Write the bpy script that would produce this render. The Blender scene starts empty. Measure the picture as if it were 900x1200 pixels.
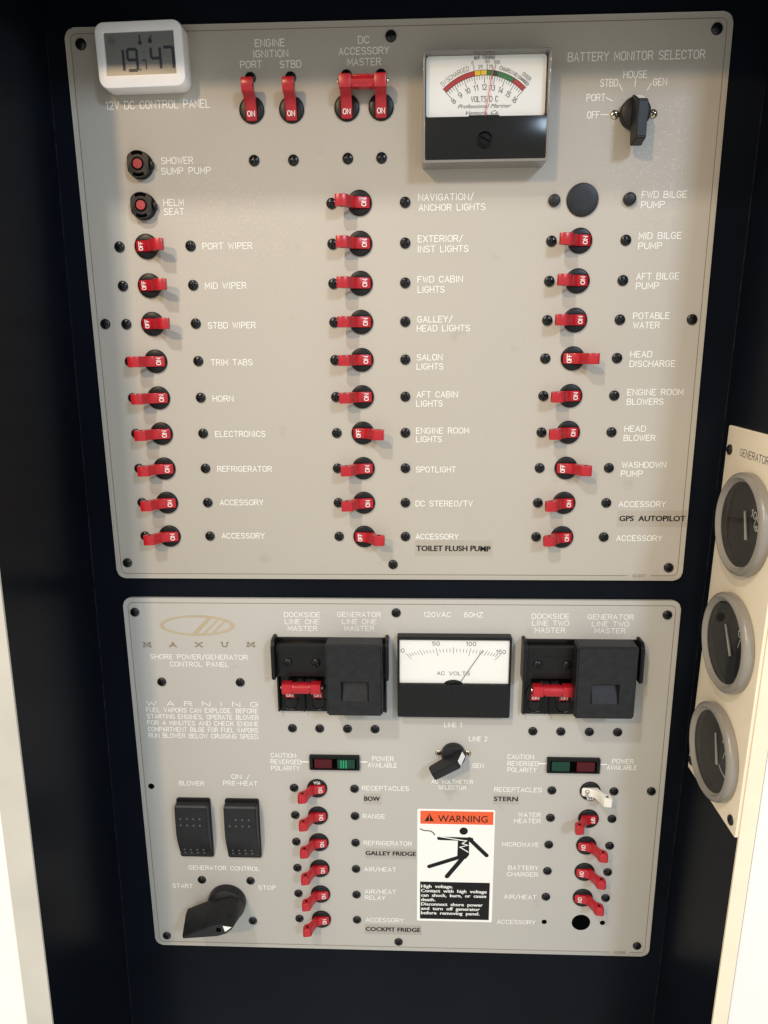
import bpy, bmesh, math, random
from mathutils import Matrix, Vector
random.seed(7)
C = bpy.context.scene
COL = C.collection
PI = math.pi
R = math.radians

# ------------------------------------------------------------------ coordinates
# Everything is measured in millimetres on the panel: x right, y up, z out of the panel towards the viewer.
# World: X = x, Y = -z, Z = y (metres).
A3 = Matrix(((1, 0, 0), (0, 0, -1), (0, 1, 0)))
def W(x, y, z=0.0):
    return Vector((x, -z, y)) * 0.001

# ------------------------------------------------------------------ camera
cam_d = bpy.data.cameras.new("camera")
cam = bpy.data.objects.new("camera", cam_d); COL.objects.link(cam)
cam_d.sensor_fit = 'AUTO'; cam_d.sensor_width = 36.0
cam_d.lens = 36.0 * 840.0 / 1200.0
cam_d.clip_start = 0.01; cam_d.clip_end = 100
CR = Matrix(((0.999266, -0.001104, 0.038280), (-0.007725, 0.973224, 0.229728), (-0.037509, -0.229856, 0.972502)))
m = (A3 @ CR).to_4x4(); m.translation = W(10.47, -11.30, 447.12)
cam.matrix_world = m
C.camera = cam
C.render.resolution_x = 768; C.render.resolution_y = 1024

# ------------------------------------------------------------------ world (dim indirect light of the cabin)
wd = bpy.data.worlds.new("World"); C.world = wd; wd.use_nodes = True
bg = wd.node_tree.nodes["Background"]
bg.inputs[0].default_value = (1.0, 1.0, 0.94, 1); bg.inputs[1].default_value = 0.745
C.view_settings.view_transform = 'Standard'; C.view_settings.look = 'None'
C.view_settings.exposure = 0.0; C.view_settings.gamma = 1.0

# ------------------------------------------------------------------ lamps: two warm ceiling downlights, one cool window
def lamp(name, loc, target, size, power, col, shape='DISK', size_y=None):
    l = bpy.data.lights.new(name, 'AREA'); l.shape = shape; l.size = size
    if size_y: l.size_y = size_y
    l.energy = power; l.color = col
    o = bpy.data.objects.new(name, l); COL.objects.link(o)
    o.location = W(*loc)
    d = W(*target) - W(*loc)
    o.rotation_euler = d.to_track_quat('-Z', 'Y').to_euler()
    return o
lamp('ceiling_downlight', (-450, 1050, 1000), (0, -150, 0), 0.085, 8.3, (1.0, 0.97, 0.91))
lamp('ceiling_downlight', (-700, 790, 1500), (0, -150, 0), 0.085, 11.4, (1.0, 0.69, 0.38))
lamp('cabin_hatch', (1120, 1060, 2000), (0, -250, 0), 0.30, 23.6, (0.62, 0.77, 1.0), 'RECTANGLE', 0.30)

# ------------------------------------------------------------------ materials
def mat(name, base, rough=0.5, metal=0.0, noise=None, bump=None, spec=0.5, emit=None, coat=0.0):
    """noise = (scale, amount): soft mottling of the colour; bump = (scale, strength, distance)"""
    ma = bpy.data.materials.new(name); ma.use_nodes = True
    nt = ma.node_tree; b = nt.nodes["Principled BSDF"]
    b.inputs["Base Color"].default_value = (*base, 1); b.inputs["Roughness"].default_value = rough
    b.inputs["Metallic"].default_value = metal; b.inputs["Specular IOR Level"].default_value = spec
    if coat: b.inputs["Coat Weight"].default_value = coat
    tc = nt.nodes.new("ShaderNodeTexCoord")
    if noise:
        n = nt.nodes.new("ShaderNodeTexNoise"); n.inputs["Scale"].default_value = noise[0]; n.inputs["Detail"].default_value = 5
        nt.links.new(tc.outputs["Object"], n.inputs["Vector"])
        r = nt.nodes.new("ShaderNodeMapRange"); r.inputs[1].default_value = 0.3; r.inputs[2].default_value = 0.7
        r.inputs[3].default_value = 1 - noise[1]; r.inputs[4].default_value = 1 + noise[1]
        nt.links.new(n.outputs["Fac"], r.inputs[0])
        mx = nt.nodes.new("ShaderNodeVectorMath"); mx.operation = 'SCALE'; mx.inputs[0].default_value = base
        nt.links.new(r.outputs[0], mx.inputs["Scale"]); nt.links.new(mx.outputs[0], b.inputs["Base Color"])
        r2 = nt.nodes.new("ShaderNodeMapRange"); r2.inputs[3].default_value = max(0.02, rough - 0.08); r2.inputs[4].default_value = min(1, rough + 0.08)
        nt.links.new(n.outputs["Fac"], r2.inputs[0]); nt.links.new(r2.outputs[0], b.inputs["Roughness"])
    if bump:
        n = nt.nodes.new("ShaderNodeTexNoise"); n.inputs["Scale"].default_value = bump[0]; n.inputs["Detail"].default_value = 3
        nt.links.new(tc.outputs["Object"], n.inputs["Vector"])
        bp = nt.nodes.new("ShaderNodeBump"); bp.inputs["Strength"].default_value = bump[1]; bp.inputs["Distance"].default_value = bump[2]
        nt.links.new(n.outputs["Fac"], bp.inputs["Height"]); nt.links.new(bp.outputs[0], b.inputs["Normal"])
    if emit:
        b.inputs["Emission Color"].default_value = (*emit[:3], 1); b.inputs["Emission Strength"].default_value = emit[3]
    return ma

def panel_mat(name, base):
    ma = mat(name, base, 0.5, spec=0.22)
    nt = ma.node_tree; b = nt.nodes["Principled BSDF"]; L = nt.links.new
    tc = nt.nodes.new("ShaderNodeTexCoord")
    # embossed linen grain: rows of fine pits
    mp = nt.nodes.new("ShaderNodeMapping"); mp.inputs["Scale"].default_value = (520, 780, 1)
    L(tc.outputs["Object"], mp.inputs["Vector"])
    v = nt.nodes.new("ShaderNodeTexVoronoi"); v.inputs["Scale"].default_value = 1.0; v.inputs["Randomness"].default_value = 0.35
    v.voronoi_dimensions = '2D'
    L(mp.outputs[0], v.inputs["Vector"])
    bp = nt.nodes.new("ShaderNodeBump"); bp.inputs["Strength"].default_value = 0.16; bp.inputs["Distance"].default_value = 0.0003
    L(v.outputs["Distance"], bp.inputs["Height"]); L(bp.outputs[0], b.inputs["Normal"])
    # a few pits are polished and glint
    sx = nt.nodes.new("ShaderNodeSeparateColor"); L(v.outputs["Color"], sx.inputs[0])
    gt = nt.nodes.new("ShaderNodeMath"); gt.operation = 'GREATER_THAN'; gt.inputs[1].default_value = 0.80; L(sx.outputs[0], gt.inputs[0])
    lt = nt.nodes.new("ShaderNodeMath"); lt.operation = 'LESS_THAN'; lt.inputs[1].default_value = 0.30; L(v.outputs["Distance"], lt.inputs[0])
    an = nt.nodes.new("ShaderNodeMath"); an.operation = 'MULTIPLY'; L(gt.outputs[0], an.inputs[0]); L(lt.outputs[0], an.inputs[1])
    rr = nt.nodes.new("ShaderNodeMapRange"); rr.inputs[3].default_value = 0.48; rr.inputs[4].default_value = 0.33; L(an.outputs[0], rr.inputs[0]); L(rr.outputs[0], b.inputs["Roughness"])
    # broad mottling, handling smudges and small stains
    def noise(scale, det, lo, hi):
        n = nt.nodes.new("ShaderNodeTexNoise"); n.inputs["Scale"].default_value = scale; n.inputs["Detail"].default_value = det
        L(tc.outputs["Object"], n.inputs["Vector"])
        r = nt.nodes.new("ShaderNodeMapRange"); r.inputs[1].default_value = lo; r.inputs[2].default_value = hi; L(n.outputs["Fac"], r.inputs[0]); return r
    def mix(fac, amount, a, col):
        m = nt.nodes.new("ShaderNodeMix"); m.data_type = 'RGBA'
        k = nt.nodes.new("ShaderNodeMath"); k.operation = 'MULTIPLY'; k.inputs[1].default_value = amount; L(fac, k.inputs[0]); L(k.outputs[0], m.inputs["Factor"])
        if a is None: m.inputs["A"].default_value = (*base, 1)
        else: L(a, m.inputs["A"])
        m.inputs["B"].default_value = (*col, 1); return m.outputs["Result"]
    c = mix(noise(11, 4, 0.35, 0.7).outputs[0], 0.10, None, tuple(x * 0.72 for x in base))
    c = mix(noise(38, 6, 0.66, 0.76).outputs[0], 0.22, c, (0.20, 0.17, 0.12))
    c = mix(noise(170, 3, 0.745, 0.80).outputs[0], 0.45, c, (0.12, 0.10, 0.08))
    L(c, b.inputs["Base Color"])
    return ma

def clear_mat(name, tint=(1, 1, 1), gloss=0.07, haze=0.0, rough=0.03):
    ma = bpy.data.materials.new(name); ma.use_nodes = True
    nt = ma.node_tree; nt.nodes.clear()
    out = nt.nodes.new("ShaderNodeOutputMaterial")
    tr = nt.nodes.new("ShaderNodeBsdfTransparent"); tr.inputs[0].default_value = (*tint, 1)
    gl = nt.nodes.new("ShaderNodeBsdfGlossy"); gl.inputs["Roughness"].default_value = rough
    df = nt.nodes.new("ShaderNodeBsdfDiffuse"); df.inputs[0].default_value = (0.6, 0.57, 0.52, 1)
    m1 = nt.nodes.new("ShaderNodeMixShader"); m1.inputs[0].default_value = haze
    nt.links.new(tr.outputs[0], m1.inputs[1]); nt.links.new(df.outputs[0], m1.inputs[2])
    fr = nt.nodes.new("ShaderNodeFresnel"); fr.inputs[0].default_value = 1.0 + gloss * 6
    m2 = nt.nodes.new("ShaderNodeMixShader")
    nt.links.new(fr.outputs[0], m2.inputs[0]); nt.links.new(m1.outputs[0], m2.inputs[1]); nt.links.new(gl.outputs[0], m2.inputs[2])
    nt.links.new(m2.outputs[0], out.inputs[0])
    return ma

M = {}
M['panel'] = panel_mat('taupe_panel_warm_lit', (0.470, 0.431, 0.370)); M['panel_cool_lit'] = panel_mat('taupe_panel_cool_lit', (0.468, 0.450, 0.408))  # one taupe paint; warmer upper and cooler lower light tinted into the colours
M['board'] = mat('black_board', (0.0042, 0.0058, 0.0095), 0.34, noise=(6, 0.3), bump=(60, 0.05, 0.001), spec=0.07)
M['board_edge'] = mat('worn_caulk', (0.012, 0.012, 0.013), 0.7, noise=(140, 0.95), spec=0.15)
M['text'] = mat('white_engraving', (0.86, 0.85, 0.79), 0.6)
M['line'] = mat('brown_line', (0.20, 0.155, 0.10), 0.6)
M['tan'] = mat('tan_print', (0.46, 0.385, 0.26), 0.45, noise=(40, 0.1)); M['brown'] = mat('brown_print', (0.25, 0.195, 0.125), 0.5)
M['black'] = mat('black_plastic', (0.0065, 0.0065, 0.0072), 0.36, noise=(400, 0.25), spec=0.28)
M['black_gloss'] = mat('black_gloss', (0.005, 0.005, 0.0055), 0.16, spec=0.22)
M['black_matte'] = mat('black_textured', (0.0105, 0.011, 0.0125), 0.42, noise=(200, 0.3), bump=(1800, 0.12, 0.0003), spec=0.36)
M['screw'] = mat('black_screw', (0.008, 0.008, 0.009), 0.26, noise=(500, 0.3), spec=0.4)
M['pit'] = mat('pit_black', (0.0015, 0.0015, 0.0015), 0.9, spec=0.02)
M['red'] = mat('red_plastic', (0.43, 0.010, 0.018), 0.30, noise=(250, 0.12), spec=0.5)
M['red_button'] = mat('red_button', (0.38, 0.05, 0.05), 0.55, noise=(500, 0.25), spec=0.3)
M['white_lever'] = mat('white_lever', (0.80, 0.76, 0.66), 0.4, noise=(250, 0.05))
M['white'] = mat('white_print', (0.88, 0.87, 0.82), 0.5)
M['white_plastic'] = mat('white_plastic', (0.92, 0.905, 0.90), 0.42, noise=(60, 0.02))
M['dial'] = mat('white_dial', (0.86, 0.86, 0.83), 0.5)
M['ink'] = mat('black_ink', (0.009, 0.009, 0.009), 0.6, spec=0.2)
M['grey_ink'] = mat('grey_ink', (0.06, 0.06, 0.06), 0.6, spec=0.2)
M['nickel'] = mat('nickel', (0.58, 0.50, 0.38), 0.25, metal=1.0, noise=(600, 0.2))
M['lcd'] = mat('lcd', (0.150, 0.157, 0.150), 0.25)
M['lcd_ink'] = mat('lcd_ink', (0.016, 0.019, 0.030), 0.4)
M['lcd_ghost'] = mat('lcd_ghost', (0.085, 0.088, 0.088), 0.4)
M['orange'] = mat('orange_print', (0.80, 0.105, 0.025), 0.5)
M['band_red'] = mat('band_red', (0.42, 0.02, 0.022), 0.5)
M['band_yellow'] = mat('band_yellow', (0.80, 0.52, 0.02), 0.5)
M['band_green'] = mat('band_green', (0.03, 0.17, 0.05), 0.5)
M['needle_red'] = mat('needle_red', (0.70, 0.05, 0.045), 0.5)
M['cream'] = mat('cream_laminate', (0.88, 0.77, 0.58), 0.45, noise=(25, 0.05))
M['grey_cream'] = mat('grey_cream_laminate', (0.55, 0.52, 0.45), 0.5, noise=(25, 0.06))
M['white_wall'] = mat('white_wall', (0.86, 0.85, 0.82), 0.6, noise=(8, 0.03))
M['gauge_ring'] = mat('taupe_gauge_ring', (0.26, 0.235, 0.20), 0.28, noise=(80, 0.05))
M['gauge_dial'] = mat('gauge_dial', (0.046, 0.043, 0.038), 0.6, spec=0.2)
M['needle'] = mat('ivory_needle', (0.95, 0.90, 0.74), 0.5)
M['lens_red'] = mat('lens_red', (0.075, 0.004, 0.008), 0.2, spec=0.3)
M['lens_green'] = mat('lens_green', (0.008, 0.05, 0.03), 0.2, spec=0.3)
M['lens_green_lit'] = mat('lens_green_lit', (0.015, 0.16, 0.075), 0.2, spec=0.3, emit=(0.03, 0.75, 0.3, 0.30))
M['tape'] = clear_mat('clear_tape', (0.983, 0.977, 0.967), 0.03, 0.04, 0.22)
M['clear'] = clear_mat('clear_plastic', (0.99, 0.99, 0.985), 0.03, 0.0)
M['clear_wall'] = clear_mat('clear_plastic_wall', (0.95, 0.94, 0.92), 0.08, 0.42, 0.12)
M['glass'] = clear_mat('gauge_glass', (0.98, 0.98, 0.98), 0.04, 0.0)
M['meter_body'] = mat('meter_body', (0.45, 0.42, 0.37), 0.4)
M['dot'] = mat('grey_dot', (0.10, 0.104, 0.11), 0.5)

# ------------------------------------------------------------------ mesh builder (local mm)
class MB:
    def __init__(s): s.v = []; s.f = []
    def add(s, vs, fs):
        n = len(s.v); s.v += [tuple(p) for p in vs]; s.f += [tuple(i + n for i in f) for f in fs]; return s
    def box(s, x0, x1, y0, y1, z0, z1, bev=0.0, seg=2, T=None):
        bm = bmesh.new(); bmesh.ops.create_cube(bm, size=1.0)
        for p in bm.verts:
            p.co = Vector(((x0 + x1) / 2 + p.co.x * (x1 - x0), (y0 + y1) / 2 + p.co.y * (y1 - y0), (z0 + z1) / 2 + p.co.z * (z1 - z0)))
        if bev: bmesh.ops.bevel(bm, geom=bm.edges[:], offset=bev, segments=seg, affect='EDGES', profile=0.6, clamp_overlap=True)
        return s.bm(bm, T)
    def bm(s, bm, T=None):
        bmesh.ops.recalc_face_normals(bm, faces=bm.faces[:])
        if T is not None: bm.transform(T)
        bm.verts.index_update()
        s.add([p.co[:] for p in bm.verts], [[p.index for p in f.verts] for f in bm.faces]); bm.free(); return s
    def prism(s, poly, z0, z1, bev=0.0, seg=2, T=None):
        """polygon in xy pulled from z0 to z1"""
        bm = bmesh.new(); n = len(poly)
        lo = [bm.verts.new((x, y, z0)) for x, y in poly]; hi = [bm.verts.new((x, y, z1)) for x, y in poly]
        bm.faces.new(lo[::-1]); bm.faces.new(hi)
        for i in range(n): bm.faces.new((lo[i], lo[(i + 1) % n], hi[(i + 1) % n], hi[i]))
        if bev:
            ed = [e for e in bm.edges if abs(e.verts[0].co.z - e.verts[1].co.z) < 1e-6] if bev > 0 else bm.edges[:]
            bmesh.ops.bevel(bm, geom=ed, offset=abs(bev), segments=seg, affect='EDGES', profile=0.6, clamp_overlap=True)
        return s.bm(bm, T)
    def lathe(s, prof, cx=0.0, cy=0.0, n=32, cap=True, T=None):
        bm = bmesh.new(); rings = []
        for r, z in prof:
            rings.append([bm.verts.new((cx + r * math.cos(2 * PI * k / n), cy + r * math.sin(2 * PI * k / n), z)) for k in range(n)])
        for a, b in zip(rings, rings[1:]):
            for k in range(n): bm.faces.new((a[k], a[(k + 1) % n], b[(k + 1) % n], b[k]))
        if cap:
            if prof[-1][0] > 1e-6: bm.faces.new(rings[-1])
            if prof[0][0] > 1e-6: bm.faces.new(rings[0][::-1])
        bmesh.ops.remove_doubles(bm, verts=bm.verts[:], dist=1e-5)
        return s.bm(bm, T)
    def sheet(s, poly, z):
        return s.add([(x, y, z) for x, y in poly], [list(range(len(poly)))])
    def ring_plate(s, outer, inner, ztop, zin, zout):
        """plate with a hole: outer and inner outlines of equal length"""
        n = len(outer)
        vs = [(x, y, zout) for x, y in outer] + [(x, y, ztop) for x, y in outer] + [(x, y, ztop) for x, y in inner] + [(x, y, zin) for x, y in inner]
        fs = []
        for k in range(n):
            j = (k + 1) % n
            for a in range(3): fs.append((a * n + k, a * n + j, (a + 1) * n + j, (a + 1) * n + k))
        return s.add(vs, fs)
    def ribbon(s, pts, w, z, closed=False, ext=0.4):
        """flat stroke of width w along a polyline, mitred"""
        P = [Vector(p) for p in pts]
        P = [p for i, p in enumerate(P) if i == 0 or (p - P[i - 1]).length > 1e-4]
        n = len(P)
        if n < 2:
            x, y = P[0]; return s.sheet([(x - w / 2, y - w / 2), (x + w / 2, y - w / 2), (x + w / 2, y + w / 2), (x - w / 2, y + w / 2)], z)
        if closed and (P[0] - P[-1]).length < 1e-4: P.pop(); n -= 1
        L = []; Rr = []
        for i in range(n):
            a = P[i - 1] if (i > 0 or closed) else None; b = P[(i + 1) % n] if (i < n - 1 or closed) else None
            d1 = (P[i] - a).normalized() if a is not None else None; d2 = (b - P[i]).normalized() if b is not None else None
            if d1 is None: d1 = d2
            if d2 is None: d2 = d1
            t = d1 + d2
            if t.length < 1e-3: t = Vector((-d1.y, d1.x))
            t.normalize(); nn = Vector((-t.y, t.x)); k = max(0.45, abs(nn.dot(Vector((-d1.y, d1.x)))))
            p = P[i].copy()
            if not closed and i == 0: p -= d2 * w * ext
            if not closed and i == n - 1: p += d1 * w * ext
            L.append(p + nn * w / 2 / k); Rr.append(p - nn * w / 2 / k)
        zz = [z + 0.02 * i / max(1, n - 1) * (not closed) for i in range(n)]      # climbs a hair, so a stroke that closes on itself lies over its own start
        vs = [(p.x, p.y, h) for p, h in zip(L, zz)] + [(p.x, p.y, h) for p, h in zip(Rr, zz)]
        fs = [(i, n + i, n + (i + 1) % n, (i + 1) % n) for i in range(n if closed else n - 1)]
        return s.add(vs, fs)
    def xform(s, T):
        s.v = [tuple(T @ Vector(p)) for p in s.v]; return s
    def mesh(s, name):
        me = bpy.data.meshes.new(name)
        me.from_pydata([(x * .001, y * .001, z * .001) for x, y, z in s.v], [], s.f); me.update()
        return me
    def build(s, name, material, parent=None, sharp=38, label=None):
        me = s.mesh(name)
        me.polygons.foreach_set('use_smooth', [True] * len(me.polygons)); me.set_sharp_from_angle(angle=R(sharp))
        me.materials.append(material)
        o = bpy.data.objects.new(name, me); COL.objects.link(o)
        if parent is not None: o.parent = parent
        else: o.rotation_euler = (PI / 2, 0, 0)
        if label: o['label'] = label
        return o

def circ(cx, cy, r, n=32, a0=0.0, a1=2 * PI, ry=None):
    ry = r if ry is None else ry
    full = abs(a1 - a0 - 2 * PI) < 1e-6
    return [(cx + r * math.cos(a0 + (a1 - a0) * k / (n if full else n - 1)), cy + ry * math.sin(a0 + (a1 - a0) * k / (n if full else n - 1))) for k in range(n)]
def rrect(x0, x1, y0, y1, r, n=6):
    o = []
    for cx, cy, a in ((x1 - r, y1 - r, 0), (x0 + r, y1 - r, 90), (x0 + r, y0 + r, 180), (x1 - r, y0 + r, 270)):
        o += circ(cx, cy, r, n, R(a), R(a + 90))
    return o

def thing(name, label, cat, x=0, y=0, z=0, spin=0.0, group=None, matrix=None):
    o = bpy.data.objects.new(name, None); COL.objects.link(o); o.empty_display_size = 0.01
    if matrix is not None: o.matrix_world = matrix
    else: o.location = W(x, y, z); o.rotation_euler = (PI / 2, -spin, 0)
    o['label'] = label; o['category'] = cat
    if group: o['group'] = group
    return o
def structure(o): o['kind'] = 'structure'; return o
KIDS = {}
def copy_tree(o, parent=None):
    c = o.copy(); COL.objects.link(c)
    if parent is not None: c.parent = parent
    for ch in [k for k in bpy.data.objects if k.parent == o]: copy_tree(ch, c)
    return c

# ------------------------------------------------------------------ engraver's single-stroke lettering
def arc(cx, cy, rx, ry, a0, a1, n=9):
    return [(cx + rx * math.cos(R(a0 + (a1 - a0) * k / (n - 1))), cy + ry * math.sin(R(a0 + (a1 - a0) * k / (n - 1)))) for k in range(n)]
def glyphs():
    G = {}
    G[' '] = (2.6, []); G['.'] = (0.6, [[(0.3, 0), (0.3, 0.35)]]); G[','] = (0.8, [[(0.6, 0.4), (0.6, -0.1), (0.2, -0.9)]])
    G[':'] = (0.6, [[(0.3, 0.6), (0.3, 1)], [(0.3, 3.4), (0.3, 3.8)]]); G['/'] = (3, [[(0, -0.6), (3, 6.6)]]); G['-'] = (3, [[(0.2, 3), (2.8, 3)]])
    G['%'] = (4, [[(0, 0), (4, 6)], arc(0.9, 4.8, .9, 1.1, 0, 360), arc(3.1, 1.2, .9, 1.1, 0, 360)])
    G['A'] = (4, [[(0, 0), (2, 6), (4, 0)], [(0.68, 2), (3.32, 2)]])
    G['B'] = (4, [[(0, 0), (0, 6), (2.5, 6)] + arc(2.5, 4.6, 1.3, 1.4, 90, -90) + [(0, 3.2)], [(2.5, 3.2)] + arc(2.5, 1.6, 1.5, 1.6, 90, -90) + [(0, 0), (0, 0.1)]])
    G['C'] = (4, [arc(2, 4, 2, 2, 20, 180) + arc(2, 2, 2, 2, 180, 340)])
    G['D'] = (4, [[(0, 0), (0, 6), (2, 6)] + arc(2, 4, 2, 2, 90, 0) + arc(2, 2, 2, 2, 0, -90) + [(0, 0)]])
    G['E'] = (3.6, [[(3.6, 6), (0, 6), (0, 0), (3.6, 0)], [(0, 3.1), (2.8, 3.1)]])
    G['F'] = (3.5, [[(3.5, 6), (0, 6), (0, 0)], [(0, 3.1), (2.7, 3.1)]])
    G['G'] = (4.1, [arc(2, 4, 2, 2, 25, 180) + arc(2, 2, 2, 2, 180, 360) + [(4, 2.8), (2.4, 2.8)]])
    G['H'] = (4, [[(0, 0), (0, 6)], [(4, 0), (4, 6)], [(0, 3.1), (4, 3.1)]])
    G['I'] = (0.8, [[(0.4, 0), (0.4, 6)]])
    G['J'] = (3, [[(3, 6), (3, 1.5)] + arc(1.5, 1.5, 1.5, 1.5, 0, -180)])
    G['K'] = (4, [[(0, 0), (0, 6)], [(4, 6), (0, 2.2)], [(1.3, 3.4), (4, 0)]])
    G['L'] = (3.4, [[(0, 6), (0, 0), (3.4, 0)]])
    G['M'] = (4.4, [[(0, 0), (0, 6), (2.2, 1.8), (4.4, 6), (4.4, 0)]])
    G['N'] = (4, [[(0, 0), (0, 6), (4, 0), (4, 6)]])
    G['O'] = (4.2, [arc(2.1, 4, 2.1, 2, 0, 180) + arc(2.1, 2, 2.1, 2, 180, 360) + [(4.2, 4)]])
    G['P'] = (3.9, [[(0, 0), (0, 6), (2.4, 6)] + arc(2.4, 4.4, 1.5, 1.6, 90, -90) + [(0, 2.8)]])
    G['Q'] = (4.2, G['O'][1] + [[(2.6, 1.4), (4.3, -0.4)]])
    G['R'] = (4, [[(0, 0), (0, 6), (2.4, 6)] + arc(2.4, 4.5, 1.5, 1.5, 90, -90) + [(0, 3)], [(2.2, 3), (4, 0)]])
    G['S'] = (3.9, [arc(1.95, 4.5, 1.9, 1.5, 25, 270, 10) + arc(1.95, 1.5, 1.95, 1.5, 90, -155, 10)])
    G['T'] = (4, [[(0, 6), (4, 6)], [(2, 6), (2, 0)]])
    G['U'] = (4, [[(0, 6), (0, 2)] + arc(2, 2, 2, 2, 180, 360) + [(4, 6)]])
    G['V'] = (4, [[(0, 6), (2, 0), (4, 6)]])
    G['W'] = (5.2, [[(0, 6), (1.3, 0), (2.6, 5), (3.9, 0), (5.2, 6)]])
    G['X'] = (4, [[(0, 0), (4, 6)], [(0, 6), (4, 0)]])
    G['Y'] = (4, [[(0, 6), (2, 3), (4, 6)], [(2, 3), (2, 0)]])
    G['Z'] = (4, [[(0, 6), (4, 6), (0, 0), (4, 0)]])
    G['0'] = (3.6, [arc(1.8, 3, 1.8, 3, 0, 360, 17)]); G['1'] = (1.6, [[(0, 4.8), (1.3, 6), (1.3, 0)]])
    G['2'] = (3.8, [arc(1.9, 4.3, 1.8, 1.7, 165, -35, 9) + [(0, 0), (3.8, 0)]])
    G['3'] = (3.8, [arc(1.8, 4.6, 1.6, 1.4, 150, -80, 9), arc(1.8, 1.6, 1.9, 1.6, 85, -150, 9)])
    G['4'] = (4, [[(3, 0), (3, 6), (0, 1.8), (4, 1.8)]])
    G['5'] = (3.8, [[(3.5, 6), (0.5, 6), (0.2, 3.3)] + arc(1.8, 1.9, 1.9, 1.9, 130, -150, 10)])
    G['6'] = (3.8, [[(3.2, 5.8), (2, 5.9), (0.6, 4.6), (0, 2)] + arc(1.9, 1.9, 1.9, 1.9, 180, -180, 13)])
    G['7'] = (3.8, [[(0, 6), (3.8, 6), (1.4, 0)]])
    G['8'] = (3.8, [arc(1.9, 4.5, 1.6, 1.5, -90, 270, 13), arc(1.9, 1.5, 1.9, 1.5, 90, 450, 13)])
    G['9'] = (3.8, [arc(1.9, 4.1, 1.9, 1.9, 0, 360, 13), [(3.8, 4.1), (3.4, 1.6), (2, 0.1), (0.6, 0.2)]])
    return G
GL = glyphs()
def text_units(t): return sum(GL[c][0] + 1.5 for c in t) - 1.5
def stroke(mb, t, x, y, cap, width=None, w=0.42, z=0.10, align='L', rot=0.0, slant=0.0):
    """engraved text: baseline-left x, vertical middle y, cap height, total width; rot in degrees about (x, y)"""
    k = cap / 6.0; u = text_units(t); sx = (width / u) if width else k
    off = {'L': 0, 'C': -u * sx / 2, 'R': -u * sx}[align]
    cr, sr = math.cos(R(rot)), math.sin(R(rot)); px = off; i = 0
    for ch in t:
        adv, st = GL[ch]
        for s_ in st:
            pts = []
            for gx, gy in s_:
                lx, ly = px + gx * sx + slant * (gy * k - cap / 2), gy * k - cap / 2
                pts.append((x + lx * cr - ly * sr, y + lx * sr + ly * cr))
            mb.ribbon(pts, w, z + 0.024 * (i % 4)); i += 1
        px += (adv + 1.5) * sx
    return mb
_fc = {}
def font_mb(t, x, y, cap, width=None, z=0.1, align='L', bold=0.0, shear=0.0, rot=0.0, line=1.0):
    """printed sans lettering from the built-in typeface, as a flat mesh"""
    cu = bpy.data.curves.new('lettering', 'FONT'); cu.body = t; cu.size = 1.0; cu.offset = bold; cu.shear = shear; cu.space_line = line
    cu.resolution_u = 3
    ob = bpy.data.objects.new('lettering', cu); COL.objects.link(ob)
    dg = bpy.context.evaluated_depsgraph_get(); dg.update()
    me = bpy.data.meshes.new_from_object(ob.evaluated_get(dg))
    vs = [p.co.copy() for p in me.vertices]; fs = [tuple(p.vertices) for p in me.polygons]
    bpy.data.objects.remove(ob); bpy.data.curves.remove(cu); bpy.data.meshes.remove(me)
    x0 = min(p.x for p in vs); x1 = max(p.x for p in vs)
    k = cap / 0.729; sx = width / (x1 - x0) if width else k
    off = {'L': 0, 'C': -(x1 - x0) * sx / 2, 'R': -(x1 - x0) * sx}[align]
    cr, sr = math.cos(R(rot)), math.sin(R(rot)); o = []
    for p in vs:
        lx = (p.x - x0) * sx + off; ly = p.y * k - cap / 2
        o.append((x + lx * cr - ly * sr, y + lx * sr + ly * cr, z))
    mb = MB(); mb.add(o, fs); return mb

# ------------------------------------------------------------------ the setting: a black niche in a cream-trimmed cabinet front
NR = 0.018                                         # the niche is set very slightly out of square with the panels
def nx_r(y, z): return 204.2 + NR * y + 0.0 * z
def nx_l(y, z): return -199.5 + NR * y + 0.0 * z
YT, YB, ZF, ZL = 182.0, -1400.0, 81.5, 103.0
b = MB(); b.box(-260, 260, YB, YT + 60, -14, -2.5); structure(b.build('back_wall', M['board']))
def side(xf, sgn, name, ZF):
    mb = MB(); t = 10 * sgn
    ys = (YB, YT)
    v = []
    for y in ys:
        for z in (-2.4, ZF - 1.5):
            v += [(xf(y, z), y, z), (xf(y, z) + t, y, z)]
    # index: y*4 + z*2 + inner/outer
    f = [(0, 4, 6, 2), (1, 3, 7, 5), (0, 2, 3, 1), (4, 5, 7, 6), (2, 6, 7, 3), (0, 1, 5, 4)]
    mb.add(v, f); return structure(mb.build(name, M['board']))
side(nx_r, 1, 'side_wall', ZF); side(nx_l, -1, 'side_wall', ZL)
b = MB(); b.box(-300, 300, YT, YT + 14, -2.4, 116, 0.8); structure(b.build('niche_ceiling', M['board']))
def trim(xf, sgn, wdt, name, ZF, m_):
    mb = MB(); v = []
    for y in (YB, YT - 0.5):
        for z in (ZF - 1.4, ZF):
            v += [(xf(y, ZF), y, z), (xf(y, ZF) + sgn * wdt, y, z)]
    f = [(0, 4, 6, 2), (1, 3, 7, 5), (0, 2, 3, 1), (4, 5, 7, 6), (2, 6, 7, 3), (0, 1, 5, 4)]
    mb.add(v, f); return structure(mb.build(name, M[m_]))
trim(nx_r, 1, 9.0, 'edge_trim', ZF, 'cream'); trim(nx_l, -1, 15.5, 'edge_trim', ZL, 'grey_cream')
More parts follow.
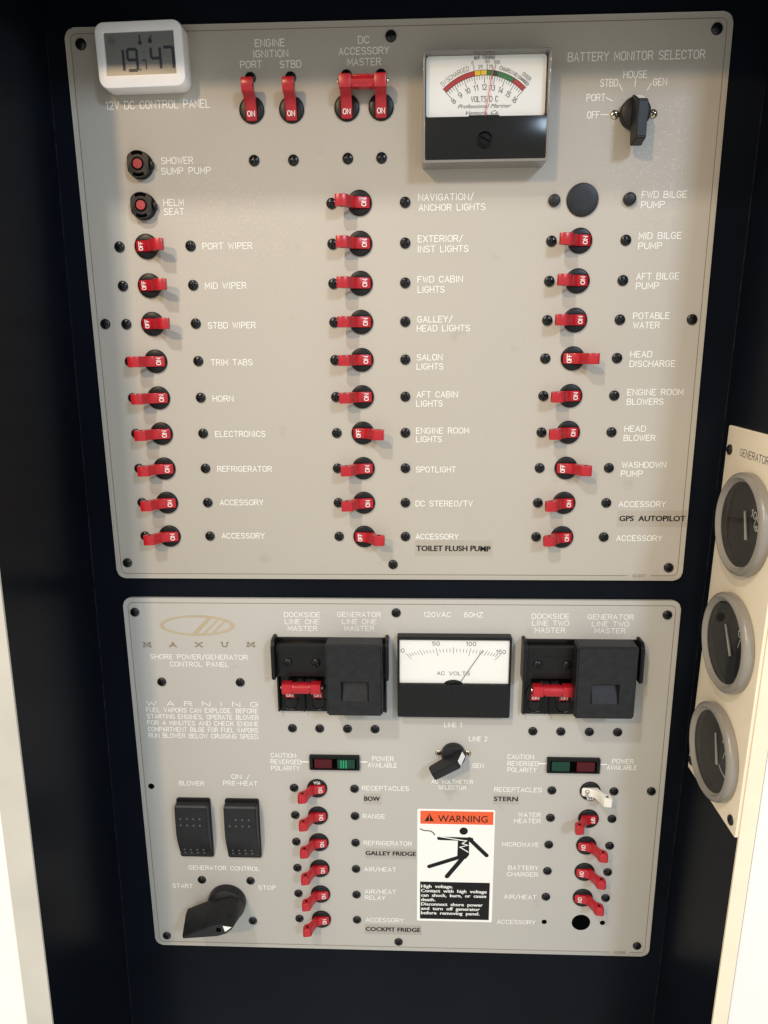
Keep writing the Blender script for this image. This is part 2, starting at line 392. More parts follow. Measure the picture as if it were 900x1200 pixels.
def facing(x0, x1, sgn, name, m_, z):
    mb = MB(); mb.add([(x0 + NR * y, y, z) if i % 2 == 0 else (x1 + NR * y, y, z) for i, y in enumerate((YB, YB, YT - .5, YT - .5))] +
                      [(x0 + NR * y, y, z - 1.3) if i % 2 == 0 else (x1 + NR * y, y, z - 1.3) for i, y in enumerate((YB, YB, YT - .5, YT - .5))],
                      [(0, 1, 3, 2), (4, 6, 7, 5), (0, 2, 6, 4), (1, 5, 7, 3), (0, 4, 5, 1), (2, 3, 7, 6)])
    return structure(mb.build(name, m_))
facing(213.4, 420, 1, 'cabinet_front', M['white_wall'], ZF - 2)
facing(-420, -215.2, -1, 'cabinet_front', M['white_wall'], ZL - 2)
# thin bead of worn caulk in both inner corners
for xf, s_ in ((nx_r, -1), (nx_l, 1)):
    mb = MB(); pts = [(xf(y, 0) + s_ * 0.25, y) for y in range(-1380, 180, 20)]
    mb.ribbon(pts, 0.5, -2.3); structure(mb.build('caulk_seam', M['board_edge']))

# ------------------------------------------------------------------ screws
def screw_mesh():
    mb = MB(); n = 40; R0 = 3.05
    rr = [1.0, 0.97, 0.90, 0.82, 0.72, 0.66, 0.6, 0.54, 0.48, 0.42, 0.36, 0.3, 0.25, 0.2, 0.15, 0.1, 0.05]
    vs = [(R0 * 1.0 * math.cos(2 * PI * k / n), R0 * math.sin(2 * PI * k / n), 0.0) for k in range(n)]
    for i, r in enumerate(rr):
        for k in range(n):
            x, y = r * math.cos(2 * PI * k / n), r * math.sin(2 * PI * k / n)
            h = 0.55 + 1.15 * math.sqrt(max(0, 1 - r * r * 0.98))
            if (abs(x) < 0.135 and abs(y) < 0.60) or (abs(y) < 0.135 and abs(x) < 0.60): h -= 0.95
            vs.append((R0 * x, R0 * y, h))
    fs = []
    for i in range(len(rr)):
        for k in range(n): fs.append((i * n + k, i * n + (k + 1) % n, (i + 1) * n + (k + 1) % n, (i + 1) * n + k))
    fs.append(tuple(len(rr) * n + k for k in range(n)))
    mb.add(vs, fs)
    me = mb.mesh('screw_head'); me.polygons.foreach_set('use_smooth', [True] * len(me.polygons)); me.set_sharp_from_angle(angle=R(50)); return me
SCREW = screw_mesh(); SCREW.materials.append(M['screw'])
SCREW_N = SCREW.copy(); SCREW_N.materials.clear(); SCREW_N.materials.append(M['nickel'])
def screw(parent, x, y, z=0.0, mesh=None, s=1.0, name='mounting_screw'):
    o = bpy.data.objects.new(name, mesh or SCREW); COL.objects.link(o); o.parent = parent
    o.location = (x * .001, y * .001, z * .001); o.rotation_euler = (0, 0, random.uniform(0, PI / 2)); o.scale = (s, s, s)
    return o

# ------------------------------------------------------------------ the two faceplates with their engraving
TX = {}
TX['D'] = [
    [('ENGINE', -77.1, 152.2, 16.4, 3.4), ('IGNITION', -78.3, 146.8, 19.4, 3.4), ('PORT', -86.0, 141.6, 12.1, 3.4)],
    [('STBD', -63.5, 141.3, 11.7, 3.4)],
    [('12V DC CONTROL PANEL', -164.6, 122.2, 59.8, 4.0)],
    [('SHOWER', -134.9, 92.6, 18.4, 3.4), ('SUMP PUMP', -135.3, 87.0, 28.9, 3.4)],
    [('DC', -19.3, 152.6, 5.9, 3.4), ('ACCESSORY', -30.2, 147.1, 27.8, 3.4), ('MASTER', -25.4, 141.6, 18.4, 3.4)],
    [('BATTERY MONITOR SELECTOR', 96.8, 141.6, 74.3, 4.1)],
    [('HOUSE', 127.8, 132.3, 12.6, 3.4)],
    [('STBD', 115.3, 128.4, 9.4, 3.4)],
    [('GEN', 144.3, 128.3, 7.2, 3.4)],
    [('PORT', 108.2, 121.1, 9.9, 3.4)],
    [('OFF', 109.0, 112.3, 6.5, 3.4)],
    [('HELM', -135.4, 69.9, 11.7, 3.4), ('SEAT', -135.5, 64.9, 11.8, 3.4)],
    [('PORT WIPER', -113.8, 45.4, 29.5, 3.4)],
    [('MID WIPER', -113.7, 22.9, 24.7, 3.4)],
    [('STBD WIPER', -113.5, -0.2, 29.0, 3.4)],
    [('TRIM TABS', -113.0, -22.3, 25.4, 3.4)],
    [('HORN', -113.3, -44.4, 12.7, 3.4)],
    [('ELECTRONICS', -113.1, -66.5, 31.5, 3.4)],
    [('REFRIGERATOR', -113.1, -88.8, 34.6, 3.4)],
    [('ACCESSORY', -112.9, -110.7, 28.0, 3.4)],
    [('ACCESSORY', -112.9, -132.9, 27.8, 3.4)],
    [('NAVIGATION/', 14.4, 70.6, 31.7, 3.4), ('ANCHOR LIGHTS', 14.7, 65.0, 38.3, 3.4)],
    [('EXTERIOR/', 14.2, 47.9, 26.0, 3.4), ('INST LIGHTS', 14.1, 42.2, 29.4, 3.4)],
    [('FWD CABIN', 14.1, 25.2, 26.5, 3.4), ('LIGHTS', 14.2, 19.4, 15.7, 3.4)],
    [('GALLEY/', 14.1, 2.3, 20.7, 3.4), ('HEAD LIGHTS', 13.8, -3.0, 31.6, 3.4)],
    [('SALON', 13.8, -20.1, 15.2, 3.4), ('LIGHTS', 13.7, -25.6, 15.9, 3.4)],
    [('AFT CABIN', 13.7, -42.5, 25.0, 3.4), ('LIGHTS', 13.5, -48.0, 15.9, 3.4)],
    [('ENGINE ROOM', 13.5, -64.8, 32.5, 3.4), ('LIGHTS', 13.5, -70.1, 15.7, 3.4)],
    [('SPOTLIGHT', 13.4, -89.3, 24.8, 3.4)],
    [('DC STEREO/TV', 13.3, -111.3, 35.9, 3.4)],
    [('ACCESSORY', 13.4, -133.1, 27.1, 3.4)],
    [('FWD BILGE', 142.4, 70.1, 25.1, 3.4), ('PUMP', 142.4, 64.7, 13.0, 3.4)],
    [('MID BILGE', 142.4, 47.9, 24.0, 3.4), ('PUMP', 142.5, 42.4, 13.2, 3.4)],
    [('AFT BILGE', 142.6, 25.5, 24.4, 3.4), ('PUMP', 142.7, 20.1, 13.0, 3.4)],
    [('POTABLE', 142.3, 3.1, 21.0, 3.4), ('WATER', 142.7, -2.3, 15.2, 3.4)],
    [('HEAD', 142.2, -19.2, 12.6, 3.4), ('DISCHARGE', 142.2, -24.8, 26.8, 3.4)],
    [('ENGINE ROOM', 142.0, -41.8, 33.3, 3.4), ('BLOWERS', 142.1, -47.5, 21.7, 3.4)],
    [('HEAD', 141.8, -64.0, 12.6, 3.4), ('BLOWER', 141.7, -69.7, 18.9, 3.4)],
    [('WASHDOWN', 141.8, -86.5, 26.8, 3.4), ('PUMP', 141.5, -92.0, 13.1, 3.4)],
    [('ACCESSORY', 141.5, -111.6, 29.0, 3.4)],
    [('ACCESSORY', 141.5, -133.9, 28.5, 3.4)]]
TX['A'] = [
    [('SHORE POWER/GENERATOR', -167.5, -218.4, 66.8, 3.25), ('CONTROL PANEL', -154.2, -223.8, 40.2, 3.25)],
    [('W A R N I N G', -173.1, -253.4, 78.1, 3.25), ('FUEL VAPORS CAN EXPLODE. BEFORE', -173.5, -258.4, 78.0, 3.25), ('STARTING ENGINES, OPERATE BLOWER', -173.4, -263.4, 78.1, 3.25), ('FOR 4 MINUTES AND CHECK ENGINE', -173.6, -268.3, 78.1, 3.25), ('COMPARTMENT BILGE FOR FUEL VAPORS.', -173.5, -273.2, 78.3, 3.25), ('RUN BLOWER BELOW CRUISING SPEED.', -173.5, -278.1, 78.0, 3.25)],
    [('DOCKSIDE', -74.3, -187.3, 24.0, 3.25), ('LINE ONE', -73.9, -192.3, 22.8, 3.25), ('MASTER', -72.1, -197.1, 19.5, 3.25)],
    [('GENERATOR', -38.6, -187.0, 28.7, 3.25), ('LINE ONE', -35.6, -192.0, 22.7, 3.25), ('MASTER', -33.9, -196.8, 19.3, 3.25)],
    [('120VAC', 18.7, -186.6, 17.8, 3.25)],
    [('60HZ', 45.3, -186.6, 12.2, 3.25)],
    [('LINE 1', 33.3, -267.1, 11.6, 3.25)],
    [('LINE 2', 50.5, -277.5, 12.3, 3.25)],
    [('DOCKSIDE', 89.9, -187.3, 24.2, 3.25), ('LINE TWO', 90.3, -192.1, 23.8, 3.25), ('MASTER', 92.3, -197.1, 19.6, 3.25)],
    [('GENERATOR', 126.4, -187.5, 29.4, 3.25), ('LINE TWO', 129.4, -192.4, 23.8, 3.25), ('MASTER', 131.5, -197.2, 19.7, 3.25)],
    [('BLOWER', -154.7, -315.6, 17.7, 3.25)],
    [('ON /', -116.7, -309.7, 12.8, 3.25), ('PRE-HEAT', -123.0, -315.0, 24.4, 3.25)],
    [('GENERATOR CONTROL', -152.7, -385.5, 52.2, 3.25)],
    [('START', -165.9, -401.5, 14.7, 3.25)],
    [('STOP', -102.0, -401.5, 12.7, 3.25)],
    [('CAUTION:', -87.9, -292.4, 18.4, 3.25), ('REVERSED', -88.1, -297.4, 21.2, 3.25), ('POLARITY', -88.1, -302.4, 20.0, 3.25)],
    [('POWER', -16.5, -293.9, 14.6, 3.25), ('AVAILABLE', -19.6, -298.9, 20.0, 3.25)],
    [('RECEPTACLES', -24.0, -317.2, 32.7, 3.25)],
    [('RANGE', -23.8, -339.9, 15.6, 3.25)],
    [('REFRIGERATOR', -23.5, -361.9, 34.3, 3.25)],
    [('AIR/HEAT', -23.4, -383.9, 22.8, 3.25)],
    [('AIR/HEAT', -23.3, -403.0, 22.6, 3.25), ('RELAY', -23.2, -408.2, 14.7, 3.25)],
    [('ACCESSORY', -22.9, -427.5, 27.8, 3.25)],
    [('GEN', 53.4, -298.2, 7.2, 3.25)],
    [('AC VOLTMETER', 24.9, -311.1, 28.7, 2.9), ('SELECTOR', 29.8, -315.6, 19.0, 2.9)],
    [('CAUTION:', 77.3, -290.9, 18.6, 3.25), ('REVERSED', 77.5, -296.1, 21.2, 3.25), ('POLARITY', 77.6, -301.0, 19.7, 3.25)],
    [('POWER', 149.2, -293.2, 14.2, 3.25), ('AVAILABLE', 145.8, -298.0, 20.2, 3.25)],
    [('RECEPTACLES', 68.9, -316.6, 32.7, 3.25)],
    [('WATER', 86.4, -336.5, 15.2, 3.25), ('HEATER', 83.7, -341.5, 18.1, 3.25)],
    [('MICROWAVE', 75.8, -360.8, 25.7, 3.25)],
    [('BATTERY', 80.6, -380.2, 21.3, 3.25), ('CHARGER', 80.0, -385.6, 21.8, 3.25)],
    [('AIR/HEAT', 78.4, -404.8, 23.1, 3.25)],
    [('ACCESSORY', 73.9, -426.6, 27.7, 3.25)]]
def faceplate(name, label, x0, x1, y0, y1, gap, m_='panel'):
    cx, cy = (x0 + x1) / 2, (y0 + y1) / 2
    t = thing(name, label, 'control panel', cx, cy)
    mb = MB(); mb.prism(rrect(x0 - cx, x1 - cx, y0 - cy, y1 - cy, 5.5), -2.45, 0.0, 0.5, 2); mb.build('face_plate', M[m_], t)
    i = 3.3; o = rrect(x0 - cx + i, x1 - cx - i, y0 - cy + i, y1 - cy - i, 3.2)
    # border line, open where the part number stands
    k = 18
    o = o[k:] + o[:k]                               # starts in the lower right corner
    ga, gb = x1 - cx - gap[0], x1 - cx - gap[1]
    yb = y0 - cy + i
    pts = [(gb, yb)] + o + [(ga, yb)]
    mb = MB(); mb.ribbon(pts, 0.42, 0.06); mb.build('border_line', M['line'], t)
    mb = MB(); stroke(mb, gap[2], (ga + gb) / 2, yb, 1.9, None, 0.25, 0.06, 'C'); mb.build('part_number', M['line'], t)
    return t, cx, cy
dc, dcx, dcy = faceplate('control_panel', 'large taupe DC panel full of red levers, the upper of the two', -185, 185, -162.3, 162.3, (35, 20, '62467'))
ac, acx, acy = faceplate('control_panel', 'smaller taupe shore power panel with two guarded masters, below the DC panel', -183, 186.1, -454.5, -176.2, (29, 14, '62968'), 'panel_cool_lit')

def engrave(root, cx, cy, lines):
    mb = MB()
    for t, x, y, w, cap in lines: stroke(mb, t, x - cx, y - cy, cap, w, 0.47 if cap < 3.9 else 0.52)
    mb.build('lettering', M['text'], root)
for panel, rows in TX.items():
    root, cx, cy = (dc, dcx, dcy) if panel == 'D' else (ac, acx, acy)
    for group in rows: engrave(root, cx, cy, group)
mb = MB()
for a, b_ in (((116.4, 112.4), (120.5, 112.3)), ((118.7, 121.0), (122.4, 119.2)), ((125.6, 127.6), (127.6, 124.3)), ((134.4, 130.0), (134.3, 126.2)), ((143.1, 127.6), (141.2, 124.3))):
    mb.ribbon([(a[0] - dcx, a[1] - dcy), (b_[0] - dcx, b_[1] - dcy)], 0.45, 0.1)
mb.build('position_marks', M['text'], dc)
mb = MB()
for x0, x1, y in ((-66.9, -60.9, -297.2), (-25.2, -20.5, -296.6), (98.7, 104.0, -295.9), (140.6, 145.1, -295.8)):
    mb.ribbon([(x0 - acx, y - acy), (x1 - acx, y - acy)], 0.9, 0.1)
mb.build('indicator_lines', M['text'], ac)
# emblem: an ellipse ring cut by slanted bars
def emblem():
    ex, ey = -133.5 - acx, -195.6 - acy; rx, ry = 25.6, 7.4
    mb = MB(); n = 64; o = circ(ex, ey, rx, n, ry=ry); q = circ(ex - 0.4, ey, rx - 3.1, n, ry=ry - 1.55)
    for k in range(n):
        j = (k + 1) % n; mb.add([(o[k][0], o[k][1], .07), (o[j][0], o[j][1], .07), (q[j][0], q[j][1], .07), (q[k][0], q[k][1], .07)], [(0, 1, 2, 3)])
    ins = lambda p: ((p[0] - ex) / (rx - 1.2)) ** 2 + ((p[1] - ey) / (ry - .6)) ** 2 < 1
    for (xa, ya, xb, yb, w) in ((-3.0, -6.6, 9.5, 6.2, 3.6), (3.6, -6.4, 14.5, 4.6, 2.0), (10.2, -5.6, 18.6, 3.2, 2.2)):
        mb.sheet([(ex + xa - w / 2, ey + ya), (ex + xa + w / 2, ey + ya), (ex + xb + w / 2, ey + yb), (ex + xb - w / 2, ey + yb)], 0.085)
    mb.build('emblem', M['tan'], ac)
    mb = MB()
    S = {'M': [[(0, 0), (0.5, 0), (0.5, 3), (0, 3), (1.1, 3), (2.5, .6), (3.9, 3), (5, 3), (4.5, 3), (4.5, 0), (5, 0)], [(-.3, 0), (1.2, 0)], [(3.8, 0), (5.3, 0)]],
         'A': [[(0, 0), (0.7, 0), (2.5, 3), (4.3, 0), (5, 0)], [(1.4, 1), (3.6, 1)]],
         'X': [[(0, 0), (0.6, 0), (4.4, 3), (5, 3)], [(0, 3), (.6, 3), (4.4, 0), (5, 0)]],
         'U': [[(0, 3), (.9, 3), (.9, .8), (1.6, 0), (3.4, 0), (4.1, .8), (4.1, 3), (5, 3)]]}
    for ch, x, y in zip('MAXUM', (-169.0, -151.2, -133.5, -115.7, -97.9), (-209.7, -209.5, -209.4, -209.2, -209.0)):
        for i, s_ in enumerate(S[ch]): mb.ribbon([(x - acx - 2.5 + px, y - acy - 1.5 + py) for px, py in s_], 0.85, 0.08 + .012 * i)
    mb.build('wide_lettering', M['brown'], ac)
emblem()
for x, y in ((-175.9, 153.7), (-1.2, 154.0), (176.4, 153.7), (-177.1, -151.6), (-1.5, -152.0), (175.7, -153.4), (-176.9, 1.2), (176.7, 0.8)):
    screw(dc, x - dcx, y - dcy)
for x, y in ((-175.3, -186.2), (0.4, -185.4), (177.6, -185.7), (177.2, -316.1), (-173.7, -445.8), (1.2, -446.4), (176.7, -444.9), (-161.0, -237.0), (-106.6, -236.8)):
    screw(ac, x - acx, y - acy)
def hole(root, x, y, r, name):
    mb = MB(); mb.lathe([(r + .35, 0.03), (r, 0.12), (r - 0.25, 0.02)], x, y, 28, cap=False); mb.lathe([(r - .2, 0.025), (0.01, 0.02)], x, y, 28, cap=False)
    return mb.build(name, M['pit'], root)
hole(ac, -175.2 - acx, -318.6 - acy, 1.9, 'screw_hole'); hole(ac, 108.2 - acx, -426.0 - acy, 1.6, 'screw_hole'); hole(ac, 150.5 - acx, -425.7 - acy, 1.6, 'screw_hole')
hole(ac, 134.9 - acx, -425.8 - acy, 6.4, 'empty_breaker_hole')

# ------------------------------------------------------------------ breakers
LEVER_PROFILE = [(6.0, 0.2), (6.0, 1.3), (5.0, 2.2), (3.0, 2.7), (0.3, 3.1), (-1.6, 3.9), (-3.6, 5.8), (-5.4, 8.6), (-6.2, 11.0), (-7.0, 11.8), (-12.3, 12.4), (-13.3, 11.8), (-13.6, 9.6), (-12.8, 8.0), (-9.0, 6.6), (-6.9, 4.2), (-5.9, 1.8), (-5.9, 0.2)]
def lever_mb(mirror, tall=1.0):
    LEVER = [(x if x > -2 or tall == 1 else -2 + (x + 2) * 0.86, z if z < 3.5 else 3.5 + (z - 3.5) * tall) for x, z in LEVER_PROFILE]
    # profile lives in x-z, pulled along y
    mb = MB(); bm = bmesh.new(); H = 3.15; n = len(LEVER); s_ = -1 if mirror else 1
    wy = [1.0 if p[0] > -6 else 1.02 for p in LEVER]
    a = [bm.verts.new((s_ * x, -H * k, z)) for (x, z), k in zip(LEVER, wy)]; b_ = [bm.verts.new((s_ * x, H * k, z)) for (x, z), k in zip(LEVER, wy)]
    bm.faces.new(a); bm.faces.new(b_[::-1])
    for i in range(n): bm.faces.new((a[i], b_[i], b_[(i + 1) % n], a[(i + 1) % n]))
    bmesh.ops.recalc_face_normals(bm, faces=bm.faces[:])
    side_e = [e for e in bm.edges if abs(abs(e.verts[0].co.y) - H) < .2 and abs(e.verts[0].co.y - e.verts[1].co.y) < .2]
    bmesh.ops.bevel(bm, geom=side_e, offset=0.45 if tall == 1 else 1.05, segments=2 if tall == 1 else 3, affect='EDGES', profile=0.6, clamp_overlap=True)
    return mb.bm(bm)
def bezel_mb():
    mb = MB(); n = 48; r = 7.15; hx, hy = 7.0, 3.55
    ang = [2 * PI * k / n for k in range(n)]
    inner = []
    for a in ang:
        ca, sa = math.cos(a), math.sin(a); hx2 = 6.45
        t = min(hx2 / abs(ca) if abs(ca) > 1e-6 else 1e9, hy / abs(sa) if abs(sa) > 1e-6 else 1e9)
        x, y = ca * t, sa * t; rr = math.hypot(x, y)
        if rr > 6.6: x, y = x * 6.6 / rr, y * 6.6 / rr
        inner.append((x, y))
    loops = [[(r * math.cos(a), r * math.sin(a), 0.0) for a in ang], [(r * math.cos(a), r * math.sin(a), 0.9) for a in ang], [((r - .25) * math.cos(a), (r - .25) * math.sin(a), 1.35) for a in ang],
             [((r - .75) * math.cos(a) if abs(x_) < 6.2 else (x_ * 1.02), (r - .75) * math.sin(a) if abs(x_) < 6.2 else y_ * 1.02, 1.6) for a, (x_, y_) in zip(ang, inner)], [(x, y, 1.6) for x, y in inner], [(x, y, 0.15) for x, y in inner]]
    vs = [p for l in loops for p in l]; fs = []
    for i in range(len(loops) - 1):
        for k in range(n): fs.append((i * n + k, i * n + (k + 1) % n, (i + 1) * n + (k + 1) % n, (i + 1) * n + k))
    fs.append(tuple((len(loops) - 1) * n + k for k in range(n)))
    mb.add(vs, fs)
    # mould line across the lower half
    return mb
def make_breaker(on, white=False, tall=1.0):
    root = thing('circuit_breaker', 'red breaker', 'circuit breaker')
    bezel_mb().build('bezel', M['black'], root)
    lv = lever_mb(not on, tall).build('lever', M['white_lever'] if white else M['red'], root)
    mb = MB(); s_ = 1 if on else -1
    hole_c = ((-9.9 if tall == 1 else -8.8) * s_, 3.5 + 6.2 * tall)
    for y in (-3.24, 3.24):
        pts = [(hole_c[0] + 0.95 * math.cos(2 * PI * k / 16), y, hole_c[1] + 0.95 * math.sin(2 * PI * k / 16)) for k in range(16)]
        mb.add(pts, [tuple(range(16))])
    mb.build('pin_hole', M['pit'], lv)
    t = MB()
    word = 'ON' if on else 'OFF'
    stroke(t, word, 0, 0, 2.5, 4.0 if on else 4.7, 0.42, 0, 'C')
    # lay the word on the sloping rocker face: reads upwards when the lever points left or right
    sl = math.radians(-(11 if on else -11))
    T = Matrix.Translation((2.6 * s_, 0, 2.92)) @ Matrix.Rotation(-sl * 1.0, 4, 'Y') @ Matrix.Rotation(PI / 2, 4, 'Z')
    t.xform(T); t.build('lettering', M['grey_ink'] if white else M['white'], lv)
    for sx in (-16.4, 26.5): screw(root, sx, 0)
    return root
ON = make_breaker(True); OFF = make_breaker(False); WHITE = make_breaker(True, True, 1.25)
ON_AC = make_breaker(True, False, 1.25); OFF_AC = make_breaker(False, False, 1.25)
used = set()
def breaker(proto, x, y, spin, label, group, z=0.0):
    if proto.name in used: r = copy_tree(proto)
    else: r = proto; used.add(proto.name)
    r.location = W(x, y, z); r.rotation_euler = (PI / 2, -spin, 0); r['label'] = label
    if group: r['group'] = group
    return r
ROW = [90.4 - 22.35 * k for k in range(11)]
def col(cx, rows, grp):
    for k, on, what in rows:
        breaker(ON if on else OFF, cx + (0.03 * k if cx < -100 else (-0.20 * (k - 1) + .8 if cx > 50 else 0)), ROW[k], 0, what, grp)
col(-147.6, [(2, 0, 'red-levered breaker switched OFF, beside the PORT WIPER lettering'), (3, 0, 'red-levered breaker switched OFF, beside the MID WIPER lettering'), (4, 0, 'red-levered breaker switched OFF, beside the STBD WIPER lettering'),
             (5, 1, 'red-levered breaker switched ON, beside the TRIM TABS lettering'), (6, 1, 'red-levered breaker switched ON, beside the HORN lettering'), (7, 1, 'red-levered breaker switched ON, beside the ELECTRONICS lettering'),
             (8, 1, 'red-levered breaker switched ON, beside the upper panel REFRIGERATOR lettering'), (9, 1, 'red-levered breaker directly under the upper panel REFRIGERATOR breaker, beside ACCESSORY lettering'), (10, 1, 'lowest red-levered breaker in the left column of the large upper panel')], 'left column of DC breakers')
col(-19.9, [(1, 1, 'red-levered breaker switched ON, beside the NAVIGATION ANCHOR LIGHTS lettering'), (2, 1, 'red-levered breaker switched ON, beside the EXTERIOR INST LIGHTS lettering'), (3, 1, 'red-levered breaker switched ON, beside the FWD CABIN LIGHTS lettering'),
            (4, 1, 'red-levered breaker switched ON, beside the GALLEY HEAD LIGHTS lettering'), (5, 1, 'red-levered breaker switched ON, beside the SALON LIGHTS lettering'), (6, 1, 'red-levered breaker switched ON, beside the AFT CABIN LIGHTS lettering'),
            (7, 0, 'red-levered breaker switched OFF, beside the ENGINE ROOM LIGHTS lettering'), (8, 1, 'red-levered breaker switched ON, beside the SPOTLIGHT lettering'), (9, 1, 'red-levered breaker switched ON, beside the DC STEREO/TV lettering'),
            (10, 0, 'red-levered breaker switched OFF, beside the TOILET FLUSH PUMP tape')], 'middle column of DC breakers')
col(107.7, [(2, 1, 'red-levered breaker switched ON, beside the MID BILGE PUMP lettering'), (3, 1, 'red-levered breaker switched ON, beside the AFT BILGE PUMP lettering'), (4, 1, 'red-levered breaker switched ON, beside the POTABLE WATER lettering'),
            (5, 0, 'red-levered breaker switched OFF, beside the HEAD DISCHARGE lettering'), (6, 1, 'red-levered breaker switched ON, beside the ENGINE ROOM BLOWERS lettering'), (7, 1, 'red-levered breaker switched ON, beside the HEAD BLOWER lettering'),
            (8, 0, 'red-levered breaker switched OFF, beside the WASHDOWN PUMP lettering'), (9, 1, 'red-levered breaker switched ON, left of the GPS AUTOPILOT tape'), (10, 1, 'lowest red-levered breaker in the right column of the large upper panel')], 'right column of DC breakers')
breaker(ON, -80.6, 118.3, -PI / 2, 'upright red-levered breaker under the PORT ignition lettering', 'engine ignition breakers')
breaker(ON, -57.8, 118.1, -PI / 2, 'upright red-levered breaker under the STBD ignition lettering', 'engine ignition breakers')
breaker(ON, -26.3, 118.5, -PI / 2, 'left breaker of the tied pair under DC ACCESSORY MASTER', 'tied DC master breakers')
breaker(ON, -6.9, 118.5, -PI / 2, 'right breaker of the tied pair under DC ACCESSORY MASTER', 'tied DC master breakers')
YA = [-317.8 - 21.98 * k for k in range(6)]
g = 'left column of AC breakers'
for k, w in enumerate(('beside the RECEPTACLES lettering and BOW tape', 'beside the RANGE lettering', 'beside the GALLEY FRIDGE tape', 'beside the AIR/HEAT lettering, left column, without the word RELAY', 'beside the AIR/HEAT RELAY lettering', 'beside the COCKPIT FRIDGE tape')):
    r_ = breaker(ON_AC, -56.05, YA[k], 0, 'red-levered breaker ' + w + (' on the lower panel' if len(w) < 40 else ''), g)
    if k == 0: first_left = r_
YR = [-316.6 - 21.86 * k for k in range(6)]
g = 'right column of AC breakers'
r_ = breaker(WHITE, 135.2, YR[0], PI, 'white-levered breaker with 10A marking, above the red levers, beside the STERN tape', g)
breaker(OFF_AC, 135.2, YR[1], PI, 'red-levered breaker tipped left to OFF, beside the WATER HEATER lettering', g)
breaker(ON_AC, 135.0, YR[2], PI, 'red-levered breaker tipped right, beside the MICROWAVE lettering', g)
breaker(ON_AC, 135.0, YR[3], PI, 'red-levered breaker tipped right, beside the BATTERY CHARGER lettering', g)
breaker(ON_AC, 134.9, YR[4], PI, 'lowest red-levered breaker in the right column of the lower panel', g)

mb = MB(); stroke(mb, '10A', 0.0, 5.1, 1.9, 4.8, 0.36, 1.68, 'C', rot=180); mb.build('rating_lettering', M['white'], r_)
mb = MB(); stroke(mb, '15A', 0.2, 5.1, 1.9, 4.6, 0.34, 1.68, 'C', rot=180); mb.build('rating_lettering', M['white'], first_left)

# ------------------------------------------------------------------ tie bars joining the paired levers
def tie_bar(x, y, z, half, label):
    t = thing('tie_bar', label, 'tie bar', x, y, z, group='red tie bars')
    TX_ = Matrix.Rotation(PI / 2, 4, 'Y')
    mb = MB(); h = half - 3.2
    mb.lathe([(2.6, -h - .2), (3.35, -h + .3), (3.35, h - .3), (2.6, h + .2)], 0, 0, 24, T=TX_)
    mb.box(-h + 1.2, h - 1.2, -3.3, 3.3, -2.5, 2.7, 0.8)
    mb.build('sleeve', M['red'], t)
    for s_ in (-1, 1):
        mb = MB(); mb.box(s_ * half - 3.4, s_ * half + 3.4, -3.6, 3.6, -3.4, 3.1, 0.8); mb.build('end_block', M['red'], t)
    mb = MB(); e = half + 4.6
    mb.lathe([(0.01, -e), (1.1, -e + .2), (1.25, -e + .8), (0.85, -e + 1.2), (0.85, e - 1.2), (1.25, e - .8), (1.1, e - .2), (0.01, e)], 0, 0.2, 16, cap=False, T=TX_)
    mb.build('pin', M['nickel'], t)
    return t
tie_bar(-16.6, 128.6, 9.6, 9.7, 'red tie bar joining the two levers under DC ACCESSORY MASTER')

